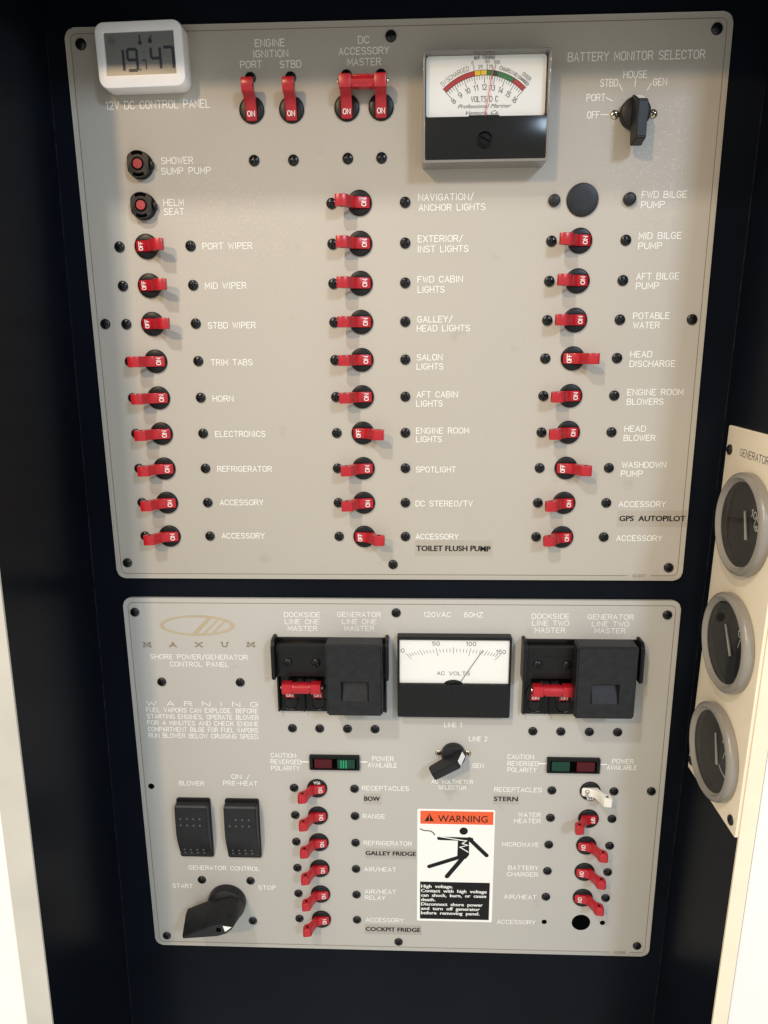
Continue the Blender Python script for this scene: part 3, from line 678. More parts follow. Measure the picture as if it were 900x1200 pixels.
# ------------------------------------------------------------------ guarded masters on the AC panel
def guard(x, label, tie_label, cover_x, w1, w2, side_txt):
    """x: left edge of the housing"""
    xc = x + 39.1; yc = -231.0
    t = thing('breaker_guard', label, 'breaker guard', xc, yc, group='guarded masters')
    mb = MB(); mb.box(-37.2, 37.2, -26.0, 28.0, 0.0, 2.2, 0.5); mb.build('housing', M['black_gloss'], t)
    mb = MB(); mb.box(-36.4, 36.4, 2.6, 25.5, 2.0, 8.0, 0.7); mb.box(-36.4, 36.4, 19.5, 25.6, 7.4, 9.3, 0.6); mb.build('cross_plate', M['black'], t)
    for xa, xb in ((-19.4, -18.6), (-37.0, -35.8), (35.8, 37.0)):
        mb = MB(); mb.box(xa, xb, -25, 2.8, 2.1, 5.0, 0.25); mb.build('divider', M['black_gloss'], t)
    for s_ in (-1, 1):
        mb = MB(); bm = bmesh.new()
        prof = [(1.6, 0.0), (1.6, 11.5), (2.9, 13.0), (26.5, 13.0), (30.0, 9.5), (30.0, 0.0)]
        xa, xb = (-38.8, -36.5) if s_ < 0 else (36.5, 38.8)
        a = [bm.verts.new((xa, y, z)) for y, z in prof]; c_ = [bm.verts.new((xb, y, z)) for y, z in prof]
        bm.faces.new(a); bm.faces.new(c_[::-1])
        for i in range(len(prof)): bm.faces.new((a[i], c_[i], c_[(i + 1) % len(prof)], a[(i + 1) % len(prof)]))
        bmesh.ops.recalc_face_normals(bm, faces=bm.faces[:])
        bmesh.ops.bevel(bm, geom=bm.edges[:], offset=0.5, segments=2, affect='EDGES', clamp_overlap=True)
        mb.bm(bm); mb.build('side_tab', M['black'], t)
    for sx in (-28.7, -9.6): screw(t, sx, 12.8, 8.0, name='plate_screw', s=0.98)
    for sx in (9.7, 28.8): screw(t, sx, -40.0, 0.0)
    # sliding cover with a thumb notch
    cv = MB(); x0, x1, y0, y1, z0, z1 = cover_x[0] - xc, cover_x[1] - xc, -17.2, 32.6, 10.5, 24.0
    n0, n1, m0, m1 = x0 + 9.6, x0 + 27.6, -7.0, 7.2
    # shell as front ring with a notch, sides, sloped top
    out = [(x0, y0), (x1, y0), (x1, y1), (x0, y1)]; inn = [(n0, m0), (n1, m0), (n1, m1), (n0, m1)]
    bm = bmesh.new()
    fo = [bm.verts.new((x, y, z1)) for x, y in out]
    ba = [bm.verts.new((x, y, z0)) for x, y in out]
    nf = [bm.verts.new((x, y, z1)) for x, y in inn]
    nb = [bm.verts.new((n0 + 1.0, m0 + 0.8, z1 - 0.3)), bm.verts.new((n1 - 1.0, m0 + 0.8, z1 - 0.3)), bm.verts.new((n1 - 1.0, m1 - 0.5, z1 - 5.5)), bm.verts.new((n0 + 1.0, m1 - 0.5, z1 - 5.5))]
    for k in range(4):
        j = (k + 1) % 4
        bm.faces.new((fo[k], fo[j], nf[j], nf[k])); bm.faces.new((nf[k], nf[j], nb[j], nb[k])); bm.faces.new((ba[k], ba[j], fo[j], fo[k]))
    bm.faces.new(nb); bm.faces.new(ba[::-1])
    bmesh.ops.recalc_face_normals(bm, faces=bm.faces[:])
    oe = [e for e in bm.edges if not any(v in nb for v in e.verts) and not all(v in nf for v in e.verts) and not any(v in nf for v in e.verts)]
    bmesh.ops.bevel(bm, geom=oe, offset=1.1, segments=3, affect='EDGES', clamp_overlap=True)
    cv.box(x0 + 1.2, x1 - 1.2, y0 + 1.0, 25.0, 2.0, 10.8, 0.3); cv.bm(bm); cv.build('sliding_cover', M['black_matte'], t)
    for sx in (-28.6, -9.6):
        mb = MB(); mb.lathe([(5.6, 2.15), (5.5, 3.0), (4.9, 3.2), (4.4, 2.9), (4.1, 2.3), (0.01, 2.25)], sx, -19.6, 32, cap=False); mb.build('round_recess', M['black'], t)
    for k, sx in enumerate((-28.6, -9.6)):
        br = breaker(ON, xc + sx, -244.5, -PI / 2, ('left' if k == 0 else 'right') + ' breaker of the tied pair under DOCKSIDE LINE ' + side_txt + ' MASTER', 'tied AC master breakers')
        br.location = W(xc + sx, -241.5, 2.3)
        for ch in br.children:
            if ch.name.startswith('lever'): ch.scale = (0.80, 1, 1)
            if ch.name.startswith('bezel'): ch.scale = (0.9, 0.9, 0.7)
            if ch.name.startswith('mounting_screw'): ch.location = (0.0295 if ch.location.x > 0 else -0.0164, 0, -0.0023 if ch.location.x > 0 else 0.004)
    tie_bar(xc - 19.1, -234.2, 12.2, 9.6, tie_label)
    return t
guard(-82.4, 'black double breaker guard with raised side tabs under LINE ONE MASTER lettering', 'red tie bar under DOCKSIDE LINE ONE MASTER, in the left guard', (-44.6, -8.2), 0, 0, 'ONE')
guard(83.2, 'black double breaker guard with raised side tabs under LINE TWO MASTER lettering', 'red tie bar under DOCKSIDE LINE TWO MASTER, in the right guard', (115.4, 153.4), 0, 0, 'TWO')

# ------------------------------------------------------------------ push-button breakers and blank plugs
def push(x, y, label):
    t = thing('push_button_breaker', label, 'push button', x, y, group='push-button breakers')
    mb = MB(); mb.lathe([(7.6, 0), (7.6, 1.6), (7.0, 2.2), (6.0, 2.3)], 0, 0, 40); mb.box(6.2, 8.3, -1.9, 1.6, 0.4, 3.2, 0.4); mb.build('base_ring', M['black'], t)
    pts = []
    for k in range(64):
        a = 2 * PI * k / 64; px, py = 7.2 * math.cos(a), 7.2 * math.sin(a); pts.append((max(-6.1, min(6.1, px)), py))
    mb = MB(); mb.prism(pts, 2.0, 5.2, 0.5); mb.build('nut', M['black_matte'], t)
    mb = MB()
    for s_ in (90, 270): mb.ribbon(circ(0, 0, 6.0, 12, R(s_ - 25), R(s_ + 25)), 1.8, 5.26)
    mb.lathe([(3.6, 5.22), (3.4, 5.5), (2.8, 5.25)], 0, 0, 32, cap=False)
    mb.build('slot', M['pit'], t)
    mb = MB(); mb.lathe([(2.7, 5.2), (2.7, 5.5), (2.5, 5.7), (1.6, 5.75), (0.01, 5.8)], 0, 0, 32, cap=False); mb.build('button', M['red_button'], t)
push(-147.3, 90.2, 'black threaded push button with red centre beside SHOWER SUMP PUMP lettering')
push(-147.3, 67.9, 'black threaded push button with red centre beside HELM SEAT lettering')
def plug(x, y, r, h, label):
    mb = MB(); mb.lathe([(r, 0), (r, h * .55), (r - .35, h * .9), (r - .9, h), (r * .5, h * 1.06), (0.01, h * 1.08)], 0, 0, 40, cap=False)
    o = mb.build('hole_plug', M['black_matte']); o.location = W(x, y); o['label'] = label; o['category'] = 'hole plug'
plug(108.6, 67.9, 9.1, 1.6, 'large round black blanking plug between two small plugs, above the MID BILGE breaker')
plug(92.5, 67.8, 3.4, 2.4, 'small round black plug left of the large blanking plug')
plug(135.3, 67.9, 3.6, 3.0, 'small round black plug touching the FWD BILGE PUMP lettering')

# ------------------------------------------------------------------ selector knobs
def selector(x, y, spin, screws, label):
    t = thing('selector_knob', label, 'selector knob', x, y, group='pointer selector knobs')
    for sx in screws:
        sc_ = screw(t, sx, 0.0, 0, SCREW_N, 0.78, 'nickel_screw')
        mb = MB(); mb.ribbon([(-1.7, 0), (1.7, 0)], 0.75, 0.80); mb.ribbon([(0, -1.7), (0, 1.7)], 0.75, 0.83); mb.build('cross_slot', M['pit'], sc_)
    k = thing('knob', '', '', 0, 0); del k['label']; del k['category']
    k.parent = t; k.location = (0, 0, 0); k.rotation_euler = (0, 0, spin)
    mb = MB(); mb.lathe([(8.3, 0.6), (8.3, 4.2), (7.8, 5.4), (6.6, 5.9), (0.01, 6.2)], 0, 0, 48, cap=False)
    prof = [(8.2, 4.6), (8.2, 6.2), (3.0, 16.6), (2.2, 17.4), (-15.6, 17.4), (-16.4, 16.8), (-18.3, 8.6), (-17.6, 6.8), (-7.6, 5.4), (-6, 4.6)]
    bm = bmesh.new(); h = 3.0
    a = [bm.verts.new((-h + 0.35 * (z > 9), yy, z)) for yy, z in prof]; c_ = [bm.verts.new((h - 0.35 * (z > 9), yy, z)) for yy, z in prof]
    bm.faces.new(a); bm.faces.new(c_[::-1])
    for i in range(len(prof)): bm.faces.new((a[i], c_[i], c_[(i + 1) % len(prof)], a[(i + 1) % len(prof)]))
    bmesh.ops.recalc_face_normals(bm, faces=bm.faces[:])
    bmesh.ops.bevel(bm, geom=bm.edges[:], offset=0.4, segments=2, affect='EDGES', clamp_overlap=True)
    mb.bm(bm)
    # knob holder is an empty so the mesh and its mark turn together
    me = mb.mesh('grip'); me.polygons.foreach_set('use_smooth', [True] * len(me.polygons)); me.set_sharp_from_angle(angle=R(35)); me.materials.append(M['black_matte'])
    bpy.data.objects.remove(k)
    g_ = bpy.data.objects.new('grip', me); COL.objects.link(g_); g_.parent = t; g_.rotation_euler = (0, 0, spin)
    mk = MB(); y0, z0, y1, z1 = 7.6, 7.4, 3.5, 15.6; e = 0.09
    mk.add([(-2.1, y0 + e, z0 + e), (2.1, y0 + e, z0 + e), (2.0, y1 + e, z1 + e), (-2.0, y1 + e, z1 + e)], [(0, 1, 2, 3)])
    mk.build('white_mark', M['white'], g_)
    return t
selector(134.7, 112.2, 0, (-10.6, 10.6), 'black pointer knob aimed at HOUSE under BATTERY MONITOR SELECTOR lettering')
selector(39.6, -288.6, R(-60), (-10.1, 10.1), 'black pointer knob aimed at LINE 2 above AC VOLTMETER SELECTOR lettering')

def big_knob():
    t = thing('generator_knob', 'large black teardrop knob with white triangle between START and STOP lettering', 'rotary knob', -125.6, -413.2)
    for sx, sy in ((-18.1, 17.5), (18.1, 17.5), (18.1, -17.5), (-18.1, -17.5)): screw(t, sx, sy)
    g = MB(); g.lathe([(14.0, 0.4), (14.0, 5.0), (13.4, 6.6), (11.5, 7.8), (7, 8.6), (0.01, 9.0)], 0, 0, 56, cap=False)
    lo = [(-27.5, -5.6), (-27.5, 5.6), (-12, 8.2), (0, 9.6), (8, 8.6), (12.6, 4.6), (13.4, 0), (12.6, -4.6), (8, -8.6), (0, -9.6), (-12, -8.2)]
    hi = [(-26.6, -0.9), (-26.6, 0.9), (-12, 3.4), (-2.0, 5.0), (4.5, 4.4), (9.6, 2.0), (11.6, 0), (9.6, -2.0), (4.5, -4.4), (-2.0, -5.0), (-12, -3.4)]
    bm = bmesh.new(); a = [bm.verts.new((x, y, 7.0)) for x, y in lo]; m_ = [bm.verts.new((x * 1.0, y * 0.97, 12.0)) for x, y in lo]; c_ = [bm.verts.new((x, y, 28.0)) for x, y in hi]
    for p, q in ((a, m_), (m_, c_)):
        for i in range(len(p)): bm.faces.new((p[i], p[(i + 1) % len(p)], q[(i + 1) % len(p)], q[i]))
    bm.faces.new(a[::-1]); bm.faces.new(c_); bmesh.ops.recalc_face_normals(bm, faces=bm.faces[:])
    bmesh.ops.bevel(bm, geom=[e for e in bm.edges if e.verts[0].co.z > 20 and e.verts[1].co.z > 20], offset=0.5, segments=2, affect='EDGES', clamp_overlap=True)
    g.bm(bm)
    o = g.build('grip', M['black_matte'], t, sharp=30); o.rotation_euler = (0, 0, R(15.7))
    mb = MB(); mb.sheet([(10.4, 0), (4.6, 2.6), (4.6, -2.6)], 28.12); mb.build('white_triangle', M['white'], o)
    mb = MB(); mb.lathe([(1.9, 28.06), (1.6, 28.12), (0.01, 28.1)], 0.6, 0, 24, cap=False); mb.build('set_screw_hole', M['pit'], o)
big_knob()

# ------------------------------------------------------------------ rocker switches
def rocker(x, label, flip):
    t = thing('rocker_switch', label, 'rocker switch', x, -350.8, group='rocker switches')
    mb = MB(); mb.prism(rrect(-12.2, 12.2, -24.0, 23.9, 1.5, 4), 0, 2.0, 0.5); mb.build('bezel', M['black'], t)
    prof = [(22.3, 1.5), (22.3, 7.6), (21.4, 8.6), (12, 9.1), (4, 9.4), (-2, 9.2), (-8, 7.9), (-15, 5.6), (-21.5, 3.2), (-22.4, 2.4), (-22.4, 1.5)]
    bm = bmesh.new(); h = 11.6
    a = [bm.verts.new((-h, y, z)) for y, z in prof]; c_ = [bm.verts.new((h, y, z)) for y, z in prof]
    bm.faces.new(a); bm.faces.new(c_[::-1])
    for i in range(len(prof)): bm.faces.new((a[i], c_[i], c_[(i + 1) % len(prof)], a[(i + 1) % len(prof)]))
    bmesh.ops.recalc_face_normals(bm, faces=bm.faces[:])
    bmesh.ops.bevel(bm, geom=[e for e in bm.edges if abs(e.verts[0].co.x - e.verts[1].co.x) < .1], offset=0.8, segments=3, affect='EDGES', clamp_overlap=True)
    mb = MB(); mb.bm(bm); rk = mb.build('rocker', M['black_matte'], t)
    def zy(y):
        for (ya, za), (yb, zb) in zip(prof[1:], prof[2:]):
            if yb <= y <= ya and ya != yb: return za + (zb - za) * (ya - y) / (ya - yb)
        return 3
    mb = MB()
    for y in (12.6, 7.6, -15.0, -18.4):
        for k in range(4):
            if flip and y == 12.6 and k in (0,): continue
            mb.lathe([(0.75, -0.1), (0.6, 0.24), (0.01, 0.32)], -7.6 + 4.6 * k, y, 10, cap=False, T=Matrix.Translation((0, 0, zy(y))))
    mb.build('grip_dots', M['dot'], rk)
rocker(-145.2, 'black rocker switch under the BLOWER lettering', False)
rocker(-110.2, 'black rocker switch under the ON / PRE-HEAT lettering', True)

# ------------------------------------------------------------------ indicator light pairs
def indicator(x0, x1, y0, y1, label, mats, lit=False):
    cx, cy = (x0 + x1) / 2, (y0 + y1) / 2; hw, hh = (x1 - x0) / 2, (y1 - y0) / 2
    t = thing('indicator_light', label, 'indicator light', cx, cy, group='polarity indicator lights')
    a = rrect(-hw, hw, -hh, hh, .5, 4); b_ = rrect(-hw + 2.2, hw - 2.2, -hh + .9, hh - 2.0, .4, 4)
    mb = MB(); mb.ring_plate(a, b_, 2.2, 0.25, 0.0); mb.build('housing', M['black_gloss'], t)
    mb = MB(); mb.sheet(b_, 0.26); mb.build('recess', M['pit'], t)
    for k, m_ in enumerate(mats):
        w = 12.4; xa = -hw + 3.3 if k == 0 else hw - 3.3 - w; mb = MB()
        mb.box(xa, xa + w, -hh + 1.0, hh - 3.0, 0.3, 1.7, 0.3)
        le = mb.build('lens', M[m_], t)
        for j in range(7):
            xm = xa + 0.9 + j * (w - 1.8) / 6
            mb = MB(); mb.box(xm - .42, xm + .42, -hh + 1.4, hh - 3.6, 1.5, 2.0, 0.12, 1)
            mb.build('lens_rib', M['lens_green_lit'] if (m_ == 'lens_green' and lit and j in (1, 2, 3)) else M[m_], le)
indicator(-60.6, -25.5, -302.2, -291.2, 'black indicator pair with red lens left and lit green lens right', ('lens_red', 'lens_green'), True)
indicator(104.2, 140.4, -301.9, -290.6, 'black indicator pair with dark green lens left and red lens right', ('lens_green', 'lens_red'))

# ------------------------------------------------------------------ DC voltmeter
def dc_meter():
    ox, oy = 50.8, 113.3
    t = thing('dc_voltmeter', 'square clear-fronted DC voltmeter with coloured arc and black lower half', 'voltmeter', ox, oy)
    X0, X1, Y0, Y1 = 16.4 - ox, 85.2 - ox, 85.5 - oy, 141.3 - oy
    mb = MB(); mb.box(X0 + 3.5, X1 - 3.5, Y0 + 4.5, Y1 - 4.0, 0, 10.2, .3); mb.build('body', M['meter_body'], t)
    mb = MB(); a = rrect(X0, X1, Y0, Y1, 1.2, 4); b_ = rrect(X0 + 1.3, X1 - 1.3, Y0 + 1.3, Y1 - 1.3, .8, 4)
    mb.ring_plate(a, b_, 16.0, 0.3, 0.05); mb.build('clear_rim', M['clear_wall'], t)
    mb = MB(); mb.prism(rrect(X0 + 1.9, X1 - 1.9, 109.5 - oy, Y1 - 1.5, 1.6), 10.3, 11.0); dl = mb.build('dial', M['dial'], t)
    px, py = 50.0 - ox, 100.0 - oy; Ro, Ri = 32.6, 30.1
    def band(a0, a1, m_, z):
        mb = MB(); n = max(2, int((a1 - a0) / 2) + 2)
        o = [(px + Ro * math.sin(R(a0 + (a1 - a0) * k / (n - 1))), py + Ro * math.cos(R(a0 + (a1 - a0) * k / (n - 1)))) for k in range(n)]
        i = [(px + Ri * math.sin(R(a0 + (a1 - a0) * k / (n - 1))), py + Ri * math.cos(R(a0 + (a1 - a0) * k / (n - 1)))) for k in range(n)]
        mb.add([(x, y, z) for x, y in o + i], [(k, k + 1, n + k + 1, n + k) for k in range(n - 1)]); mb.build('scale_band', M[m_], dl)
    for a0, a1, m_ in ((-43.5, -10, 'band_red'), (-10, 2.2, 'band_yellow'), (2.2, 9, 'band_green'), (9, 13.5, 'grey_ink'), (13.5, 30, 'band_green'), (30, 43.5, 'band_red')): band(a0, a1, m_, 11.06)
    mb = MB(); i_ = 0
    def rad(a, r0, r1, w, z=11.1):
        mb.ribbon([(px + r0 * math.sin(R(a)), py + r0 * math.cos(R(a))), (px + r1 * math.sin(R(a)), py + r1 * math.cos(R(a)))], w, z)
    for r_, z_ in ((Ro, 11.12), (Ri, 11.13)):
        mb.ribbon([(px + r_ * math.sin(R(a)), py + r_ * math.cos(R(a))) for a in range(-44, 45, 2)], 0.22, z_)
    for v in range(33):
        a = -43.5 + 87 * v / 32.0
        rad(a, Ri, Ri - (4.0 if v % 4 == 0 else 2.0), 0.22 if v % 4 else 0.26, 11.10 + .004 * (v % 3))
    for a in (-43.5, -10, -4, 2.2, 9, 30, 43.5): rad(a, Ri, Ro, 0.22, 11.15)
    for a in (-10, 2.2, 9.5): rad(a, Ro, Ro + 3.0, 0.26, 11.15)
    mb.build('scale', M['ink'], dl)
    mb = MB()
    for v in range(9):
        a = -43.5 + 87 * v / 8.0
        stroke(mb, str(8 + v), px + 24.2 * math.sin(R(a)), py + 24.2 * math.cos(R(a)), 2.6, None if v < 2 else 2.3, 0.30, 11.1, 'C', rot=-a)
    stroke(mb, 'VOLTS D C', px + 0.2, py + 18.3, 2.7, 14.6, 0.28, 11.1, 'C')
    def arc_text(t_, a0, a1, r, cap, w):
        for k, ch in enumerate(t_):
            if ch == ' ': continue
            a = a0 + (a1 - a0) * k / max(1, len(t_) - 1)
            stroke(mb, ch, px + r * math.sin(R(a)), py + r * math.cos(R(a)), cap, GL[ch][0] * cap / 6 * .82, w, 11.1, 'C', rot=-a)
    arc_text('DISCHARGED', -41, -15.5, Ro + 2.0, 2.2, 0.2)
    arc_text('CHARGING', 14.5, 30, Ro + 1.8, 1.8, 0.22)
    arc_text('CHARGED', 33, 43, Ro + 1.7, 1.5, 0.24); arc_text('OVER', 35, 41.5, Ro + 4.2, 1.9, 0.24)
    arc_text('%OF CHARGE', -8, 7.5, Ro + 6.2, 1.5, 0.24)
    for s_, a, r in (('0', -10.5, Ro + 4.2), ('25', -4, Ro + 1.7), ('50', 2.0, Ro + 4.2), ('75', 5.5, Ro + 1.7), ('100', 10.2, Ro + 4.2)):
        stroke(mb, s_, px + r * math.sin(R(a)), py + r * math.cos(R(a)), 1.5, None, 0.2, 11.1, 'C')
    mb.build('numerals', M['ink'], dl)
    f1 = font_mb('Professional Mariner', px + 0.3, py + 14.9, 2.1, 29.5, 11.1, 'C', 0.0, 0.45); f1.build('script_lettering', M['ink'], dl)
    f1 = font_mb('Ventura, Ca', px - 1.0, py + 11.6, 2.0, 17.5, 11.1, 'C', 0.0, 0.45); f1.build('script_lettering', M['ink'], dl)
    mb = MB(); mb.ribbon([(px + 0.6, py + 9.6), (px + 4.4, py + 33.2)], 0.42, 12.4); mb.build('needle', M['needle_red'], t)
    mb = MB(); mb.box(X0 + 0.9, X1 - 0.9, Y0 + 0.7, 108.6 - oy, 10.4, 15.4, 0.3); mb.build('lower_cover', M['black_gloss'], t)
    mb = MB(); mb.ribbon([(px - 8, 109.6 - oy), (px + 8, 109.6 - oy)], 0.9, 12.2); mb.build('needle_stop', M['black_gloss'], t)
    mb = MB(); mb.prism(rrect(X0 + 0.2, X1 - 0.2, Y0 + 0.2, Y1 - 0.2, 1.2, 4), 15.6, 16.3, 0.3); mb.build('clear_front', M['clear'], t)
    mb = MB(); c_ = (50.4 - ox, 96.6 - oy)
    mb.lathe([(4.2, 16.25), (4.1, 17.0), (3.4, 17.3), (3.2, 16.6), (2.9, 16.6), (2.8, 17.5), (0.01, 17.7)], c_[0], c_[1], 32, cap=False)
    s1 = mb.build('adjusting_screw', M['black_gloss'], t)
    mb = MB(); mb.ribbon([(c_[0] - 2.2, c_[1] + 1.1), (c_[0] + 2.2, c_[1] - 1.1)], 0.6, 17.72); mb.build('slot', M['pit'], s1)
dc_meter()

# ------------------------------------------------------------------ AC voltmeter
def ac_meter():
    ox, oy = 39.0, -229.0
    t = thing('ac_voltmeter', 'wide AC voltmeter with plain white dial and black lower half', 'voltmeter', ox, oy)
    X0, X1, Y0, Y1 = 1.2 - ox, 76.6 - ox, -257.6 - oy, -199.9 - oy
    zf = 6.2
    a = rrect(X0, X1, Y0, Y1, .8, 4); b_ = rrect(X0 + 1.4, X1 - 1.4, -233.6 - oy, Y1 - 2.2, .5, 4)
    mb = MB(); mb.ring_plate(a, b_, zf, 0.3, 0.0); mb.build('frame', M['black'], t)
    mb = MB(); mb.box(X0 + 0.5, X1 - 0.5, Y0 + .1, -233.4 - oy, 3.0, zf + 1.2, 0.4); mb.build('lower_cover', M['black'], t)
    mb = MB(); mb.prism(rrect(X0 + 1.45, X1 - 1.45, -233.5 - oy, Y1 - 2.25, .4, 4), 4.2, 5.0); dl = mb.build('dial', M['dial'], t)
    # scale
    mx = 38.3 - ox; mb = MB()
    for k in range(31):
        aa = -45 + 90 * k / 30.0; s_ = math.sin(R(aa)) / math.sin(R(45)); x = mx + 31.6 * s_; y = -207.8 - oy - 4.4 * (aa / 45) ** 2
        L = (5.6 if k % 10 == 0 else (4.2 if k % 5 == 0 else 3.2)); sh = 0 if k % 5 == 0 else .9
        dx, dy = math.sin(R(aa)), math.cos(R(aa))
        mb.ribbon([(x - dx * sh, y - dy * sh), (x - dx * L, y - dy * L)], 0.28, 5.06)
    mb.build('scale', M['grey_ink'], dl)
    mb = MB()
    for s_, x, y, w in (('0', 4.7, -210.2, 2.2), ('50', 26.8, -205.1, 4.6), ('100', 49.9, -205.1, 6.4), ('150', 69.6, -210.6, 6.0)): stroke(mb, s_, x - ox, y - oy, 2.6, w, 0.36, 5.06, 'C')
    stroke(mb, 'AC VOLTS', 38.6 - ox, -226.3 - oy, 2.4, 21.8, 0.32, 5.06, 'C')
    mb.build('numerals', M['grey_ink'], dl)
    mb = MB(); mb.ribbon([(43.0 - ox, -232.8 - oy), (57.8 - ox, -209.2 - oy)], 0.34, 5.5); mb.build('needle', M['ink'], t)
    mb = MB(); o = circ(38.6 - ox, -234.5 - oy, 6.6, 20, 0, PI, 3.6); mb.prism(o, 5.02, 5.6); mb.build('needle_hub', M['black'], t)
    mb = MB(); mb.prism(rrect(X0 + 1.2, X1 - 1.2, -233.5 - oy, Y1 - 2.0, .4, 4), zf - 0.4, zf - 0.1); mb.build('clear_window', M['clear'], t)
ac_meter()

# ------------------------------------------------------------------ little digital thermometer stuck over the corner
def thermo():
    t = thing('digital_thermometer', 'white digital thermometer showing 19.7 and 47, stuck on the panel corner', 'thermometer', -138.7, 144.0, 0, R(0.9))
    a = rrect(-24.4, 24.4, -16.6, 16.4, 5.2, 8); b_ = rrect(-19.6, 19.6, -10.4, 11.2, .5, 8)
    mb = MB()
    loops = [[(x * .985, y * .985, 0.05) for x, y in a], [(x, y, 1.0) for x, y in a], [(x, y, 10.8) for x, y in a], [(x * .985, y * .98, 11.8) for x, y in a], [(x * .96, y * .945, 12.1) for x, y in a], [(x, y, 12.1) for x, y in b_], [(x * .985, y * .985, 11.3) for x, y in b_]]
    n = len(a); vs = [p for l in loops for p in l]; fs = [(i * n + k, i * n + (k + 1) % n, (i + 1) * n + (k + 1) % n, (i + 1) * n + k) for i in range(6) for k in range(n)]
    mb.add(vs, fs); mb.build('case', M['white_plastic'], t)
    mb = MB(); mb.sheet(rrect(-19.5, 19.5, -10.3, 11.1, .5, 8), 11.32); sc = mb.build('screen', M['lcd'], t)
    SEG = {'1': 'bc', '9': 'abcdfg', '7': 'abc', '4': 'bcfg'}
    def digit(mb, ch, x, y, w, h, s_):
        g = .12 * w
        P = {'a': [(x + g, y + h), (x + w - g, y + h)], 'g': [(x + g, y + h / 2), (x + w - g, y + h / 2)], 'd': [(x + g, y), (x + w - g, y)],
             'f': [(x, y + h / 2 + g), (x, y + h - g)], 'b': [(x + w, y + h / 2 + g), (x + w, y + h - g)], 'e': [(x, y + g), (x, y + h / 2 - g)], 'c': [(x + w, y + g), (x + w, y + h / 2 - g)]}
        for q in SEG[ch]: mb.ribbon(P[q], s_, 11.36 + .005 * 'abcdefg'.index(q))
    mb = MB()
    digit(mb, '1', -15.0, -7.8, 5.4, 10.4, 1.5); digit(mb, '9', -7.2, -7.8, 5.2, 10.4, 1.5); digit(mb, '7', 0.6, -7.6, 2.2, 4.6, .7)
    digit(mb, '4', 6.0, -7.4, 5.0, 10.4, 1.5); digit(mb, '7', 13.0, -7.4, 5.2, 10.4, 1.5); mb.ribbon([(-0.6, -7.9), (-0.6, -7.3)], .7, 11.37)
    mb.build('digits', M['lcd_ink'], sc)
    mb = MB()
    mb.ribbon(circ(-15.2, 7.0, 1.7, 20), .35, 11.36, True); mb.ribbon([(-16.9, 7.0), (-13.5, 7.0)], .3, 11.37); mb.ribbon([(-15.9, 5.6), (-15.2, 8.4), (-14.5, 5.6)], .25, 11.38)
    mb.ribbon([(2.0, -1.6), (3.2, -1.6)], .3, 11.36); mb.ribbon(circ(2.4, 1.2, .7, 10, R(40), R(320)), .3, 11.36)
    mb.build('faint_symbols', M['lcd_ghost'], sc)
    mb = MB(); mb.sheet(circ(0.4, 5.6, 1.1, 14), 11.36); mb.ribbon([(0.4, 6), (0.4, 9.2)], .8, 11.37)
    mb.sheet([(6.0, 8.6), (4.8, 6.6), (5.0, 5.6), (6.0, 5.1), (7.0, 5.6), (7.2, 6.6)], 11.36); mb.ribbon([(6.4, 8.2), (7.2, 9.0)], .5, 11.37)
    mb.build('symbols', M['lcd_ink'], sc)
thermo()

# ------------------------------------------------------------------ label tapes
def tape(x0, x1, y0, y1, text, tx, ty, tw, cap, label, curl=0.0):
    cx, cy = (x0 + x1) / 2, (y0 + y1) / 2
    t = thing('label_tape', label, 'label tape', cx, cy, group='clear label tapes with black capitals')
    mb = MB(); n = 24; ys = (y0 - cy, y1 - cy); vs = []
    for k in range(n + 1):
        x = x0 - cx + (x1 - x0) * k / n; lift = 0.10
        if curl: lift += curl * max(0, (k / n - 0.80)) * 3 * (1 + .5 * math.sin(k * 1.7))
        for y in ys: vs.append((x, y + (-.9 * max(0, k / n - .8) * curl), lift + (0.25 * curl if k == 21 else 0)))
    mb.add(vs, [(2 * k, 2 * k + 2, 2 * k + 3, 2 * k + 1) for k in range(n)]); mb.build('tape', M['tape'], t, sharp=80)
    f = font_mb(text, tx - cx - .1, ty - cy, cap, tw, 0.20, 'L', 0.006)
    f2 = font_mb(text, tx - cx + .14, ty - cy + .05, cap, tw, 0.23, 'L', 0.006); f.add(f2.v, f2.f)
    if curl:
        o = []
        for x, y, z in f.v:
            u = (x - (x0 - cx)) / (x1 - x0); o.append((x, y + (-1.2 * max(0, u - .82) * curl * 2), z + curl * max(0, u - .8) * 3.6 + .05))
        f.v = o
    f.build('lettering', M['ink'], t)
tape(12.9, 62.6, -146.2, -135.6, 'TOILET FLUSH PUMP', 13.7, -140.9, 47.6, 3.7, 'wrinkled clear tape with curling end reading TOILET FLUSH PUMP', 0.7)
tape(140.8, 184.4, -126.6, -115.8, 'GPS  AUTOPILOT', 142.4, -120.8, 41.1, 3.6, 'clear label tape reading GPS AUTOPILOT on the upper panel')
tape(-23.4, -10.4, -330.5, -321.6, 'BOW', -22.7, -325.6, 10.9, 3.7, 'short clear label tape reading BOW')
tape(-23.0, 14.3, -374.9, -366.3, 'GALLEY FRIDGE', -22.3, -370.2, 36.2, 3.6, 'clear label tape reading GALLEY FRIDGE, ending at the warning sticker')
tape(-24.0, 18.2, -440.2, -431.6, 'COCKPIT FRIDGE', -23.3, -435.6, 40.6, 3.6, 'clear label tape reading COCKPIT FRIDGE, the lowest tape')
tape(68.1, 86.2, -328.6, -320.4, 'STERN', 68.7, -324.0, 16.6, 3.6, 'clear label tape reading STERN, below right RECEPTACLES lettering')

